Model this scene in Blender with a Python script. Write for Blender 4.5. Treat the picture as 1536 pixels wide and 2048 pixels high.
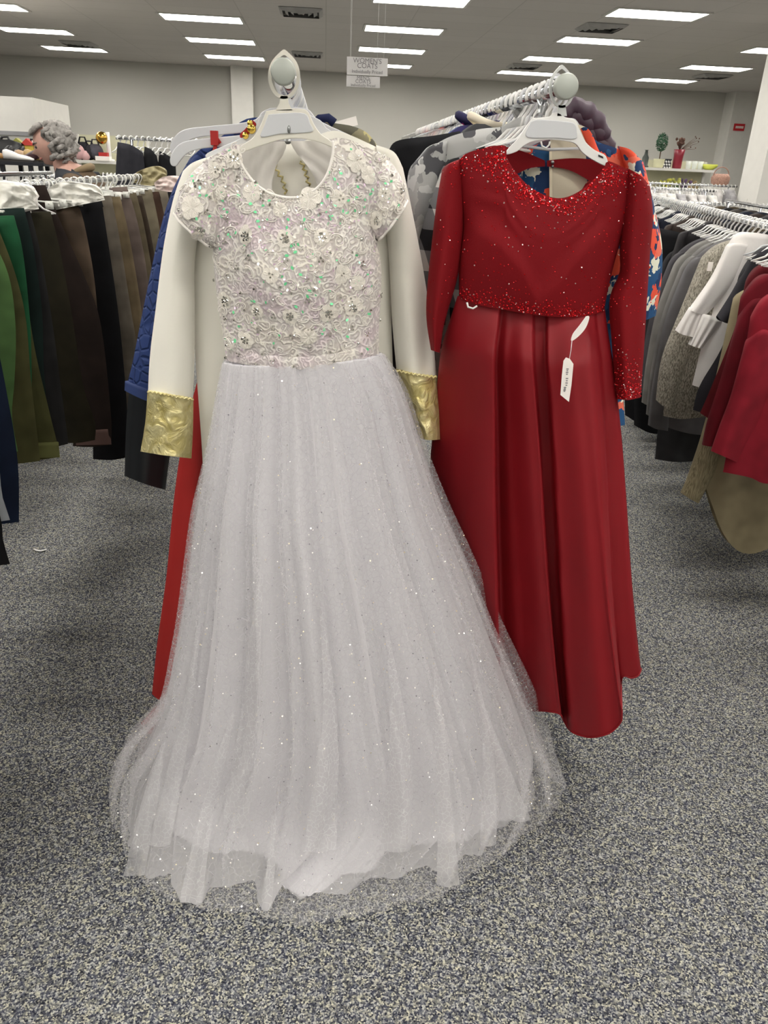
import bpy, bmesh, math, random
from mathutils import Vector, Matrix, Quaternion
from mathutils.bvhtree import BVHTree
from mathutils import noise as mnoise

for o in list(bpy.data.objects):
    bpy.data.objects.remove(o)
scene = bpy.context.scene
COL = scene.collection
PI = math.pi
R_ = random.Random(7)

# ------------------------------------------------------------------ camera
F_PX, CX, CY, CAM_H = 1540.0, 768.0, 1024.0, 1.55
_dy = Vector((650 - CX, CY - 328, -F_PX)).normalized()      # room depth axis seen by the lens
_dx = Vector((1, -0.043, 0)); _dx -= _dx.dot(_dy) * _dy; _dx.normalize()
_dz = _dx.cross(_dy)
ROT = Matrix((_dx, _dy, _dz))
CAM = Vector((0, 0, CAM_H))
cam = bpy.data.cameras.new('camera')
cam.sensor_fit = 'VERTICAL'; cam.sensor_height = 36.0; cam.sensor_width = 27.0
cam.lens = F_PX / 2048.0 * 36.0
cam.clip_start = 0.05
camo = bpy.data.objects.new('camera', cam); COL.objects.link(camo)
camo.matrix_world = Matrix.Translation(CAM) @ ROT.to_4x4()
scene.camera = camo

# ------------------------------------------------------------------ world, exposure
w = bpy.data.worlds.new('world'); scene.world = w; w.use_nodes = True
w.node_tree.nodes['Background'].inputs[0].default_value = (0.9, 0.95, 1, 1)
w.node_tree.nodes['Background'].inputs[1].default_value = 0.0
w.cycles.sampling_method = 'NONE'
LAMP = 13.0
scene.view_settings.view_transform = 'Standard'
scene.view_settings.look = 'None'
scene.view_settings.gamma = 1.0
scene.view_settings.exposure = 0.72
scene.view_settings.use_curve_mapping = False
scene.cycles.transparent_max_bounces = 16
scene.cycles.max_bounces = 5
scene.cycles.use_light_tree = False
scene.cycles.diffuse_bounces = 3
scene.cycles.sample_clamp_indirect = 6.0

def ray(px, py):
    return ROT @ Vector((px - CX, CY - py, -F_PX))
def W(px, py, y):            # the point of the room at depth y seen at that spot of the photograph
    r = ray(px, py); return CAM + r * (y / r.y)
def WZ(px, py, z):           # the same at height z
    r = ray(px, py); return CAM + r * ((z - CAM_H) / r.z)
def WX(px, py, x):           # the same at lateral position x
    r = ray(px, py); return CAM + r * (x / r.x)

# ------------------------------------------------------------------ materials
def lin(c):
    def f(v):
        v /= 255.0
        return v / 12.92 if v <= 0.04045 else ((v + 0.055) / 1.055) ** 2.4
    return (f(c[0]), f(c[1]), f(c[2]), 1.0)
MATS = {}
def node_mat(name):
    m = bpy.data.materials.new(name); m.use_nodes = True
    nt = m.node_tree
    return m, nt, nt.nodes['Principled BSDF']
def link(nt, a, b): nt.links.new(a, b)
def new(nt, t, **kw):
    n = nt.nodes.new(t)
    for k, v in kw.items(): setattr(n, k, v)
    return n
def ramp(nt, src, stops, interp='LINEAR'):
    r = new(nt, 'ShaderNodeValToRGB'); r.color_ramp.interpolation = interp
    e = r.color_ramp.elements
    while len(e) < len(stops): e.new(0.5)
    for i, (p, c) in enumerate(stops): e[i].position = p; e[i].color = c
    link(nt, src, r.inputs[0]); return r
def coords(nt, scale=None):
    t = new(nt, 'ShaderNodeTexCoord')
    return t.outputs['Object']

def plain(name, rgb, rough=0.5, metal=0.0, bump=0.0, bscale=80, var=0.06, vscale=8, sheen=0.0, spec=0.5, coat=0.0):
    """painted, plastic, metal or cloth surface: slight colour variation and fine relief"""
    if name in MATS: return MATS[name]
    m, nt, b = node_mat(name)
    co = coords(nt)
    n = new(nt, 'ShaderNodeTexNoise'); n.inputs['Scale'].default_value = vscale; n.inputs['Detail'].default_value = 1
    link(nt, co, n.inputs['Vector'])
    c = lin(rgb)
    lo = tuple(max(0, x * (1 - var)) for x in c[:3]) + (1,)
    hi = tuple(min(1, x * (1 + var)) for x in c[:3]) + (1,)
    r = ramp(nt, n.outputs['Fac'], [(0.3, lo), (0.7, hi)])
    link(nt, r.outputs[0], b.inputs['Base Color'])
    b.inputs['Roughness'].default_value = rough; b.inputs['Metallic'].default_value = metal
    b.inputs['Specular IOR Level'].default_value = spec
    if sheen: b.inputs['Sheen Weight'].default_value = sheen
    if coat: b.inputs['Coat Weight'].default_value = coat
    if bump:
        n2 = new(nt, 'ShaderNodeTexNoise'); n2.inputs['Scale'].default_value = bscale; n2.inputs['Detail'].default_value = 1
        link(nt, co, n2.inputs['Vector'])
        bp = new(nt, 'ShaderNodeBump'); bp.inputs['Strength'].default_value = bump; bp.inputs['Distance'].default_value = 0.004
        link(nt, n2.outputs['Fac'], bp.inputs['Height']); link(nt, bp.outputs[0], b.inputs['Normal'])
    MATS[name] = m; return m
def cloth(name, rgb, rough=0.9, sheen=0.0, bump=0.0, bscale=260, var=0.15):
    return plain(name, rgb, rough, 0, bump, bscale, var, 14, sheen, 0.25)

def carpet_mat():
    m, nt, b = node_mat('speckled_carpet')
    co = coords(nt)
    n = new(nt, 'ShaderNodeTexVoronoi'); n.inputs['Scale'].default_value = 300
    n2 = new(nt, 'ShaderNodeTexNoise'); n2.inputs['Scale'].default_value = 60; n2.inputs['Detail'].default_value = 1
    for q in (n, n2): link(nt, co, q.inputs['Vector'])
    sp = new(nt, 'ShaderNodeSeparateColor'); link(nt, n.outputs['Color'], sp.inputs[0])
    r = ramp(nt, sp.outputs[0], [(0.0, lin((38, 40, 50))), (0.28, lin((72, 74, 84))), (0.60, lin((118, 119, 118))), (1.0, lin((196, 193, 178)))])
    tint = ramp(nt, n2.outputs['Fac'], [(0.40, (0.80, 0.84, 1.0, 1)), (0.60, (1.0, 0.98, 0.86, 1))])
    mx = new(nt, 'ShaderNodeMix', data_type='RGBA', blend_type='MULTIPLY'); mx.inputs['Factor'].default_value = 0.6
    link(nt, r.outputs[0], mx.inputs['A']); link(nt, tint.outputs[0], mx.inputs['B'])
    link(nt, mx.outputs['Result'], b.inputs['Base Color'])
    b.inputs['Roughness'].default_value = 0.95; b.inputs['Specular IOR Level'].default_value = 0.1
    bp = new(nt, 'ShaderNodeBump'); bp.inputs['Strength'].default_value = 0.5; bp.inputs['Distance'].default_value = 0.004
    link(nt, n.outputs['Distance'], bp.inputs['Height']); link(nt, bp.outputs[0], b.inputs['Normal'])
    return m
def ceiling_mat():
    m, nt, b = node_mat('ceiling_tile')
    co = coords(nt)
    br = new(nt, 'ShaderNodeTexBrick'); br.offset = 0.0
    br.inputs['Scale'].default_value = 1.0; br.inputs['Brick Width'].default_value = 1.22; br.inputs['Row Height'].default_value = 0.61
    br.inputs['Mortar Size'].default_value = 0.008
    br.inputs['Color1'].default_value = lin((205, 200, 195)); br.inputs['Color2'].default_value = lin((201, 196, 191)); br.inputs['Mortar'].default_value = lin((188, 184, 178))
    link(nt, co, br.inputs['Vector']); link(nt, br.outputs['Color'], b.inputs['Base Color'])
    b.inputs['Roughness'].default_value = 0.95
    n = new(nt, 'ShaderNodeTexNoise'); n.inputs['Scale'].default_value = 220; link(nt, co, n.inputs['Vector'])
    bp = new(nt, 'ShaderNodeBump'); bp.inputs['Strength'].default_value = 0.3; bp.inputs['Distance'].default_value = 0.003
    link(nt, n.outputs['Fac'], bp.inputs['Height']); link(nt, bp.outputs[0], b.inputs['Normal'])
    return m
def lamp_mat():
    m, nt, b = node_mat('lamp_diffuser')
    b.inputs['Base Color'].default_value = (0.9, 0.9, 0.88, 1)
    b.inputs['Emission Color'].default_value = (1.0, 0.965, 0.90, 1)
    b.inputs['Emission Strength'].default_value = LAMP
    return m
def tulle_mat(name, alpha, line, scale, rgb=(236, 234, 236)):
    """fine net: mostly open, with a crinkled web of denser threads"""
    m, nt, b = node_mat(name)
    co = coords(nt)
    v = new(nt, 'ShaderNodeTexVoronoi', feature='DISTANCE_TO_EDGE'); v.inputs['Scale'].default_value = scale
    link(nt, co, v.inputs['Vector'])
    r = ramp(nt, v.outputs['Distance'], [(0.0, (line, line, line, 1)), (0.045, (alpha, alpha, alpha, 1))])
    thin(nt, b, lin(rgb), 0.5, r.outputs[0])
    return m
def thin(nt, b, col, tr, alpha=None):
    """thin cloth: part of the light is scattered on through the threads"""
    d = new(nt, 'ShaderNodeBsdfDiffuse'); t = new(nt, 'ShaderNodeBsdfTranslucent'); mx = new(nt, 'ShaderNodeMixShader')
    d.inputs['Color'].default_value = col; t.inputs['Color'].default_value = col; mx.inputs[0].default_value = tr
    link(nt, d.outputs[0], mx.inputs[1]); link(nt, t.outputs[0], mx.inputs[2])
    out = nt.nodes['Material Output']; last = mx
    if alpha is not None:
        tp = new(nt, 'ShaderNodeBsdfTransparent'); last = new(nt, 'ShaderNodeMixShader')
        link(nt, alpha, last.inputs[0]); link(nt, tp.outputs[0], last.inputs[1]); link(nt, mx.outputs[0], last.inputs[2])
    link(nt, last.outputs[0], out.inputs['Surface']); nt.nodes.remove(b)
def thin_mat(name, rgb, tr):
    m, nt, b = node_mat(name); thin(nt, b, lin(rgb), tr); return m
def lace_mat():
    m, nt, b = node_mat('white_lace')
    co = coords(nt)
    v = new(nt, 'ShaderNodeTexVoronoi', feature='SMOOTH_F1'); v.inputs['Scale'].default_value = 62; v.inputs['Smoothness'].default_value = 0.4
    n = new(nt, 'ShaderNodeTexNoise'); n.inputs['Scale'].default_value = 26; n.inputs['Detail'].default_value = 3
    va = new(nt, 'ShaderNodeVectorMath', operation='MULTIPLY_ADD'); va.inputs[1].default_value = (0.04, 0.04, 0.04)
    link(nt, co, n.inputs['Vector']); link(nt, n.outputs['Color'], va.inputs[0]); link(nt, co, va.inputs[2]); link(nt, va.outputs[0], v.inputs['Vector'])
    wv = new(nt, 'ShaderNodeMath', operation='SINE')
    mu = new(nt, 'ShaderNodeMath', operation='MULTIPLY'); mu.inputs[1].default_value = 16
    link(nt, v.outputs['Distance'], mu.inputs[0]); link(nt, mu.outputs[0], wv.inputs[0])
    r = ramp(nt, wv.outputs[0], [(0.0, lin((206, 199, 195))), (0.6, lin((231, 226, 220))), (1.0, lin((246, 242, 234)))])
    n3 = new(nt, 'ShaderNodeTexNoise'); n3.inputs['Scale'].default_value = 15; n3.inputs['Detail'].default_value = 1; link(nt, co, n3.inputs['Vector'])
    tint = ramp(nt, n3.outputs['Fac'], [(0.38, (1, 0.985, 0.95, 1)), (0.52, (0.97, 0.97, 0.97, 1)), (0.66, (0.95, 0.86, 0.95, 1))])
    mx = new(nt, 'ShaderNodeMix', data_type='RGBA', blend_type='MULTIPLY'); mx.inputs['Factor'].default_value = 0.9
    link(nt, r.outputs[0], mx.inputs['A']); link(nt, tint.outputs[0], mx.inputs['B'])
    link(nt, mx.outputs['Result'], b.inputs['Base Color'])
    b.inputs['Roughness'].default_value = 0.6; b.inputs['Sheen Weight'].default_value = 0.2
    bp = new(nt, 'ShaderNodeBump'); bp.inputs['Strength'].default_value = 0.4; bp.inputs['Distance'].default_value = 0.003
    link(nt, wv.outputs[0], bp.inputs['Height']); link(nt, bp.outputs[0], b.inputs['Normal'])
    return m
def foil_mat():
    m, nt, b = node_mat('gold_foil')
    co = coords(nt)
    n = new(nt, 'ShaderNodeTexNoise'); n.inputs['Scale'].default_value = 30; n.inputs['Detail'].default_value = 4; n.inputs['Distortion'].default_value = 1.2
    link(nt, co, n.inputs['Vector'])
    r = ramp(nt, n.outputs['Fac'], [(0.3, lin((196, 180, 110))), (0.7, lin((234, 224, 172)))])
    link(nt, r.outputs[0], b.inputs['Base Color'])
    b.inputs['Metallic'].default_value = 0.4; b.inputs['Roughness'].default_value = 0.36
    bp = new(nt, 'ShaderNodeBump'); bp.inputs['Strength'].default_value = 0.9; bp.inputs['Distance'].default_value = 0.012
    link(nt, n.outputs['Fac'], bp.inputs['Height']); link(nt, bp.outputs[0], b.inputs['Normal'])
    return m
def patch_mat(name, stops, scale, rough=0.8, distort=0.08, rand=1.0):
    """printed cloth: irregular blots of flat colour"""
    m, nt, b = node_mat(name)
    co = coords(nt)
    n = new(nt, 'ShaderNodeTexNoise'); n.inputs['Scale'].default_value = scale * 1.3; n.inputs['Detail'].default_value = 2
    va = new(nt, 'ShaderNodeVectorMath', operation='MULTIPLY_ADD'); va.inputs[1].default_value = (distort,) * 3
    link(nt, co, n.inputs['Vector']); link(nt, n.outputs['Color'], va.inputs[0]); link(nt, co, va.inputs[2])
    v = new(nt, 'ShaderNodeTexVoronoi'); v.inputs['Scale'].default_value = scale; v.inputs['Randomness'].default_value = rand
    link(nt, va.outputs[0], v.inputs['Vector'])
    sp = new(nt, 'ShaderNodeSeparateColor'); link(nt, v.outputs['Color'], sp.inputs[0])
    r = ramp(nt, sp.outputs[0], [(p, lin(c)) for p, c in stops], 'CONSTANT')
    link(nt, r.outputs[0], b.inputs['Base Color'])
    b.inputs['Roughness'].default_value = rough; b.inputs['Specular IOR Level'].default_value = 0.25
    return m
def check_mat(name, c1, c2, c3, scale):
    m, nt, b = node_mat(name)
    co = coords(nt)
    sp = new(nt, 'ShaderNodeSeparateXYZ'); link(nt, co, sp.inputs[0])
    outs = []
    for ax in ('X', 'Z'):
        mu = new(nt, 'ShaderNodeMath', operation='MULTIPLY'); mu.inputs[1].default_value = scale; link(nt, sp.outputs[ax], mu.inputs[0])
        if ax == 'X':
            ad = new(nt, 'ShaderNodeMath', operation='MULTIPLY_ADD'); ad.inputs[1].default_value = scale * 0.35; link(nt, sp.outputs['Z'], ad.inputs[0]); link(nt, mu.outputs[0], ad.inputs[2]); mu = ad
        fr = new(nt, 'ShaderNodeMath', operation='FRACT'); link(nt, mu.outputs[0], fr.inputs[0])
        gt = new(nt, 'ShaderNodeMath', operation='GREATER_THAN'); gt.inputs[1].default_value = 0.5; link(nt, fr.outputs[0], gt.inputs[0]); outs.append(gt)
    ad = new(nt, 'ShaderNodeMath', operation='ADD'); link(nt, outs[0].outputs[0], ad.inputs[0]); link(nt, outs[1].outputs[0], ad.inputs[1])
    mu = new(nt, 'ShaderNodeMath', operation='MULTIPLY'); mu.inputs[1].default_value = 0.5; link(nt, ad.outputs[0], mu.inputs[0])
    r = ramp(nt, mu.outputs[0], [(0.0, lin(c1)), (0.3, lin(c2)), (0.8, lin(c3))], 'CONSTANT')
    link(nt, r.outputs[0], b.inputs['Base Color']); b.inputs['Roughness'].default_value = 0.95
    b.inputs['Specular IOR Level'].default_value = 0.1
    return m
def quilt_mat(name, rgb):
    m, nt, b = node_mat(name)
    co = coords(nt)
    v = new(nt, 'ShaderNodeTexVoronoi', feature='DISTANCE_TO_EDGE'); v.inputs['Scale'].default_value = 34
    link(nt, co, v.inputs['Vector'])
    r = ramp(nt, v.outputs['Distance'], [(0.0, (0, 0, 0, 1)), (0.16, (1, 1, 1, 1))], 'EASE')
    bp = new(nt, 'ShaderNodeBump'); bp.inputs['Strength'].default_value = 0.8; bp.inputs['Distance'].default_value = 0.006
    link(nt, r.outputs[0], bp.inputs['Height']); link(nt, bp.outputs[0], b.inputs['Normal'])
    b.inputs['Base Color'].default_value = lin(rgb); b.inputs['Roughness'].default_value = 0.75
    b.inputs['Specular IOR Level'].default_value = 0.25
    return m
def knit_mat(name, c1, c2, scale=170, stretch=(1, 1, 0.35)):
    m, nt, b = node_mat(name)
    co = coords(nt)
    mp = new(nt, 'ShaderNodeMapping'); mp.inputs['Scale'].default_value = stretch; mp.inputs['Rotation'].default_value = (0, 0.6, 0)
    link(nt, co, mp.inputs['Vector'])
    n = new(nt, 'ShaderNodeTexNoise'); n.inputs['Scale'].default_value = scale; n.inputs['Detail'].default_value = 2
    link(nt, mp.outputs[0], n.inputs['Vector'])
    r = ramp(nt, n.outputs['Fac'], [(0.38, lin(c1)), (0.6, lin(c2))])
    link(nt, r.outputs[0], b.inputs['Base Color']); b.inputs['Roughness'].default_value = 0.95; b.inputs['Specular IOR Level'].default_value = 0.1
    bp = new(nt, 'ShaderNodeBump'); bp.inputs['Strength'].default_value = 0.8; bp.inputs['Distance'].default_value = 0.006
    link(nt, n.outputs['Fac'], bp.inputs['Height']); link(nt, bp.outputs[0], b.inputs['Normal'])
    return m

M_WALL = plain('wall_paint', (190, 188, 181), 0.9, bump=0.05, bscale=150, var=0.02, vscale=1.5)
M_TRIM = plain('white_paint', (212, 210, 204), 0.8, var=0.02)
M_LAMP = lamp_mat()
M_CHROME = plain('chrome', (200, 202, 205), 0.18, 1.0, var=0.02)
M_STEEL = plain('brushed_steel', (150, 152, 152), 0.38, 1.0, var=0.04)
M_CAP = plain('grey_end_cap', (172, 176, 168), 0.45, 0.25, var=0.03)
M_PLAST = plain('white_plastic', (226, 225, 222), 0.35, var=0.02)
M_PLAST2 = plain('grey_white_plastic', (203, 204, 207), 0.3, var=0.03)
M_IVORYPL = plain('ivory_plastic', (220, 216, 204), 0.35, var=0.02)
M_SATIN = plain('white_satin', (226, 222, 216), 0.42, var=0.03, sheen=0.2)
M_LINING = thin_mat('white_lining', (246, 245, 249), 0.3)
M_ROBE = plain('robe_crepe', (233, 230, 219), 0.72, var=0.02, sheen=0.2)
M_GOLD = foil_mat()
M_LACE = lace_mat()
M_CORD = plain('lace_cord', (238, 233, 226), 0.7, var=0.05)
M_PETAL = plain('lace_petal', (236, 230, 220), 0.65, var=0.06, vscale=60, bump=0.4, bscale=500)
M_CRYSTAL = plain('crystal', (214, 212, 205), 0.12, 0.95, var=0.1, vscale=200)
M_SEQ_W = plain('sequin_white', (252, 248, 240), 0.28, 0.8, var=0.05)
M_SEQ_P = plain('sequin_pink', (240, 212, 234), 0.2, 0.35, var=0.1)
M_SEQ_G = plain('sequin_green_glint', (130, 245, 175), 0.2, 0.2, var=0.15)  # green glints of the iridescent sequins put into the base colour
M_TULLE = tulle_mat('tulle_outer', 0.17, 0.5, 75)
M_TULLE2 = tulle_mat('tulle_inner', 0.56, 0.6, 60)
M_REDTOP = plain('red_jersey', (120, 16, 23), 0.75, var=0.08, spec=0.15, bump=0.1, bscale=400)
M_REDSAT = plain('red_satin', (130, 18, 27), 0.55, var=0.04, spec=0.3)
M_REDGOWN = plain('red_chiffon', (158, 26, 22), 0.7, var=0.05)
M_RHINE = plain('red_rhinestone', (206, 22, 30), 0.2, 0.6, var=0.3, vscale=300)
M_RHINE2 = plain('rhinestone_glint', (245, 205, 200), 0.1, 0.7, var=0.2, vscale=300)  # pale stones: glints of the red stones painted as colour
M_TAG = plain('paper_tag', (238, 232, 226), 0.8, var=0.02)
M_INK = plain('grey_ink', (126, 124, 126), 0.8, var=0.05)
M_BLACK = cloth('black_cloth', (26, 26, 29))
M_SIGN = plain('sign_card', (196, 194, 192), 0.6, var=0.02)
M_DARKMETAL = plain('dark_metal', (45, 46, 50), 0.5, 0.6, var=0.05)

# ------------------------------------------------------------------ mesh helpers
def wloc(o):
    v = Vector((0, 0, 0))
    while o is not None:
        v += o.location; o = o.parent
    return v
def obj(name, verts, faces, mat, parent=None, smooth=True, local=False, mats=None, midx=None):
    me = bpy.data.meshes.new(name)
    off = Vector((0, 0, 0)) if (local or parent is None) else wloc(parent)
    me.from_pydata([tuple(Vector(v) - off) for v in verts], [], faces)
    me.validate(clean_customdata=False)
    for m in (mats or [mat]): me.materials.append(m)
    if smooth: me.polygons.foreach_set('use_smooth', [True] * len(me.polygons))
    if midx: me.polygons.foreach_set('material_index', midx)
    o = bpy.data.objects.new(name, me); COL.objects.link(o)
    if parent is not None: o.parent = parent
    return o
def tag(o, label, cat, group=None, kind=None):
    o['label'] = label; o['category'] = cat
    if group: o['group'] = group
    if kind: o['kind'] = kind
    return o
def struct(o): o['kind'] = 'structure'; return o
def thing(name, label, cat, loc=(0, 0, 0), group=None, rotz=0.0):
    o = bpy.data.objects.new(name, None); COL.objects.link(o)
    o.empty_display_size = 0.05
    o.location = loc; o.rotation_euler = (0, 0, rotz)
    return tag(o, label, cat, group)
def base_center(o):
    """a one-mesh thing gets its origin at its own base"""
    me = o.data; xs = [v.co for v in me.vertices]
    c = Vector((sum(v.x for v in xs) / len(xs), sum(v.y for v in xs) / len(xs), min(v.z for v in xs)))
    me.transform(Matrix.Translation(-c)); o.location = o.location + c; return o

class MB:
    def __init__(s): s.v = []; s.f = []; s.mi = []
    def add(s, v, f, mi=0):
        b = len(s.v); s.v += [Vector(p) for p in v]; s.f += [tuple(b + i for i in q) for q in f]; s.mi += [mi] * len(f); return s
    def box(s, c, d, rot=None, mi=0):
        c = Vector(c); h = Vector(d) / 2
        vs = [Vector((x * h.x, y * h.y, z * h.z)) for x in (-1, 1) for y in (-1, 1) for z in (-1, 1)]
        if rot is not None: vs = [rot @ p for p in vs]
        return s.add([c + p for p in vs], [(0, 1, 3, 2), (4, 6, 7, 5), (0, 4, 5, 1), (2, 3, 7, 6), (0, 2, 6, 4), (1, 5, 7, 3)], mi)
    def tube(s, pts, r, n=8, closed=False, mi=0, flat=1.0, cap=True, ref=None):
        pts = [Vector(p) for p in pts]; m = len(pts); rings = []
        up = Vector(ref) if ref else Vector((0.137, 0.31, 0.94))
        for i, p in enumerate(pts):
            if closed: t = pts[(i + 1) % m] - pts[i - 1]
            else: t = pts[min(i + 1, m - 1)] - pts[max(i - 1, 0)]
            t.normalize()
            a = up - t * up.dot(t)
            if a.length < 1e-4: a = Vector((1, 0, 0)) - t * t.x
            a.normalize(); b = t.cross(a)
            rr = r[i] if isinstance(r, (list, tuple)) else r
            rings.append([p + a * (rr * flat * math.cos(2 * PI * k / n)) + b * (rr * math.sin(2 * PI * k / n)) for k in range(n)])
        v = [q for g in rings for q in g]; f = []
        for i in range(m if closed else m - 1):
            j = (i + 1) % m
            for k in range(n): f.append((i * n + k, i * n + (k + 1) % n, j * n + (k + 1) % n, j * n + k))
        if cap and not closed: f += [tuple(range(n))[::-1], tuple((m - 1) * n + k for k in range(n))]
        return s.add(v, f, mi)
    def prism(s, poly, depth, axis=Vector((0, 1, 0)), mi=0):
        """extrude a world-space polygon by depth along axis"""
        n = len(poly); a = [Vector(p) for p in poly]; b = [p + axis * depth for p in a]
        return s.add(a + b, [tuple(range(n)), tuple(range(2 * n - 1, n - 1, -1))] + [(i, n + i, n + (i + 1) % n, (i + 1) % n) for i in range(n)], mi)
    def lathe(s, prof, c, n=16, mi=0, sx=1, sy=1):
        c = Vector(c); v = []; f = []
        for r, z in prof:
            for k in range(n): v.append(c + Vector((r * sx * math.cos(2 * PI * k / n), r * sy * math.sin(2 * PI * k / n), z)))
        for i in range(len(prof) - 1):
            for k in range(n): f.append((i * n + k, i * n + (k + 1) % n, (i + 1) * n + (k + 1) % n, (i + 1) * n + k))
        f += [tuple(range(n))[::-1], tuple((len(prof) - 1) * n + k for k in range(n))]
        return s.add(v, f, mi)
    def ball(s, c, r, n=10, m=7, sc=(1, 1, 1), mi=0, nz=0.0, ns=1.0, seed=0):
        c = Vector(c); v = []; f = []
        for i in range(m + 1):
            th = PI * i / m
            for k in range(n):
                ph = 2 * PI * k / n
                d = Vector((math.sin(th) * math.cos(ph), math.sin(th) * math.sin(ph), math.cos(th)))
                q = 1 + (nz * mnoise.noise(d * ns + Vector((seed, seed * .7, 0))) if nz else 0)
                v.append(c + Vector((d.x * r * sc[0], d.y * r * sc[1], d.z * r * sc[2])) * q)
        for i in range(m):
            for k in range(n): f.append((i * n + k, (i + 1) * n + k, (i + 1) * n + (k + 1) % n, i * n + (k + 1) % n))
        return s.add(v, f, mi)
    def obj(s, name, mat, parent=None, smooth=True, local=False, mats=None):
        return obj(name, s.v, s.f, mat, parent, smooth, local, mats, s.mi if mats else None)

def smooth_line(pts, k=6):
    if len(pts) < 3: return [tuple(p) for p in pts]
    P = [Vector(p) for p in pts]; out = []
    for i in range(len(P) - 1):
        a, b, c, d = P[max(i - 1, 0)], P[i], P[i + 1], P[min(i + 2, len(P) - 1)]
        for j in range(k):
            t = j / k
            out.append(0.5 * ((2 * b) + (c - a) * t + (2 * a - 5 * b + 4 * c - d) * t * t + (3 * b - a - 3 * c + d) * t ** 3))
    out.append(P[-1]); return out
def sampler(pts, smooth=True):
    P = [Vector(p) for p in (smooth_line(pts) if smooth else pts)]
    L = [0.0]
    for i in range(1, len(P)): L.append(L[-1] + (P[i] - P[i - 1]).length)
    T = L[-1] or 1.0
    def f(t):
        d = t * T
        lo, hi = 0, len(P) - 1
        while hi - lo > 1:
            m = (lo + hi) // 2
            if L[m] <= d: lo = m
            else: hi = m
        s = L[hi] - L[lo]
        return P[lo].lerp(P[hi], min(1, max(0, (d - L[lo]) / s if s else 0)))
    return f
def coons(top, bottom, left, right, nu, nv, smooth=True):
    V2 = lambda p: Vector((p[0], p[1]))
    left = [top[0]] + list(left) + [bottom[0]]; right = [top[-1]] + list(right) + [bottom[-1]]
    T, B, L, R = (sampler([V2(p) for p in q], smooth) for q in (top, bottom, left, right))
    c00, c10, c01, c11 = V2(top[0]), V2(top[-1]), V2(bottom[0]), V2(bottom[-1])
    g = []
    for j in range(nv + 1):
        v = j / nv; row = []
        for i in range(nu + 1):
            u = i / nu
            row.append(T(u) * (1 - v) + B(u) * v + L(v) * (1 - u) + R(v) * u - (c00 * (1 - u) * (1 - v) + c10 * u * (1 - v) + c01 * (1 - u) * v + c11 * u * v))
        g.append(row)
    return g
def PXM(p, y): return W(p[0], p[1], y)                      # outline measured on the photograph, at a real depth
def LOC(ox, oz):
    return lambda p, y: Vector((ox + p[0], y, oz + p[1]))   # outline in metres
def gridfaces(nu, nv, b=0, flip=False):
    f = []
    for j in range(nv):
        for i in range(nu):
            q = (b + j * (nu + 1) + i, b + (j + 1) * (nu + 1) + i, b + (j + 1) * (nu + 1) + i + 1, b + j * (nu + 1) + i + 1)
            f.append(q[::-1] if flip else q)
    return f
def sheet(grid, Y0, dep, mp=PXM):
    nv, nu = len(grid) - 1, len(grid[0]) - 1
    v = [mp(grid[j][i], Y0 + dep(i / nu, j / nv)) for j in range(nv + 1) for i in range(nu + 1)]
    return v, gridfaces(nu, nv)
def prof(u, p=0.55): return max(0.0, math.sin(PI * u)) ** p
def shell(name, top, bottom, left, right, Y0, df, db, mat, parent, fold=None, nu=30, nv=30, mp=PXM, back_top=None, local=False, p=0.55, smooth=True, cap=True):
    """a hanging closed piece of cloth: bulging front and back sheets that meet at the sides"""
    g = coons(top, bottom, left, right, nu, nv, smooth)
    dff = df if callable(df) else (lambda v: df)
    dbf = db if callable(db) else (lambda v: db)
    front = lambda u, v: -dff(v) * prof(u, p) + (fold(u, v) * min(1, 8 * u, 8 * (1 - u)) if fold else 0)
    fv, ff = sheet(g, Y0, front, mp)
    gb = coons(back_top, bottom, left, right, nu, nv, smooth) if back_top else g
    bv = []
    for j in range(nv + 1):
        for i in range(nu + 1):
            q = mp(gb[j][i], Y0); u, v = i / nu, j / nv
            q.y += dbf(v) * prof(u, p) + (0.6 * fold(1 - u, v) * min(1, 8 * u, 8 * (1 - u)) if fold else 0)
            bv.append(q)
    mb = MB(); mb.add(fv, ff); b = len(mb.v); mb.add(bv, [q[::-1] for q in gridfaces(nu, nv)])
    if cap and not back_top:                                   # close the shoulder line
        mb.f += [(i, i + 1, b + i + 1, b + i) for i in range(nu)]; mb.mi += [0] * nu
    o = mb.obj(name, mat, parent, local=local)
    return o
def vfold(amp, n, ph=0.0, grow=0.2, seed=0.0, nz=0.4):
    def f(u, v):
        a = amp * (grow + (1 - grow) * v)
        return a * (math.sin(2 * PI * n * u + ph + 0.7 * math.sin(2.2 * v + ph)) * (1 - nz) + nz * 1.6 * mnoise.noise(Vector((u * n * 1.7 + seed, v * 1.3, seed))))
    return f
def crumple(amp, seed):
    return lambda u, v: amp * (mnoise.noise(Vector((u * 6 + seed, v * 4, seed))) + .6 * abs(mnoise.noise(Vector((u * 13 + seed, v * 9, seed)))))
def bvh_of(objs):
    v = []; f = []
    for o in objs:
        b = len(v); m = wloc(o)
        v += [p.co + m for p in o.data.vertices]; f += [tuple(b + i for i in q.vertices) for q in o.data.polygons]
    return BVHTree.FromPolygons(v, f)
def hit(bvh, px, py):
    d = ray(px, py).normalized()
    loc, nor, idx, dist = bvh.ray_cast(CAM, d, 6)
    if loc is None: return None, None
    if nor.dot(d) > 0: nor = -nor
    return loc, nor
def in_poly(x, y, P):
    r = False; n = len(P)
    for i in range(n):
        x1, y1 = P[i]; x2, y2 = P[(i + 1) % n]
        if (y1 > y) != (y2 > y) and x < (x2 - x1) * (y - y1) / (y2 - y1) + x1: r = not r
    return r
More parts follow.
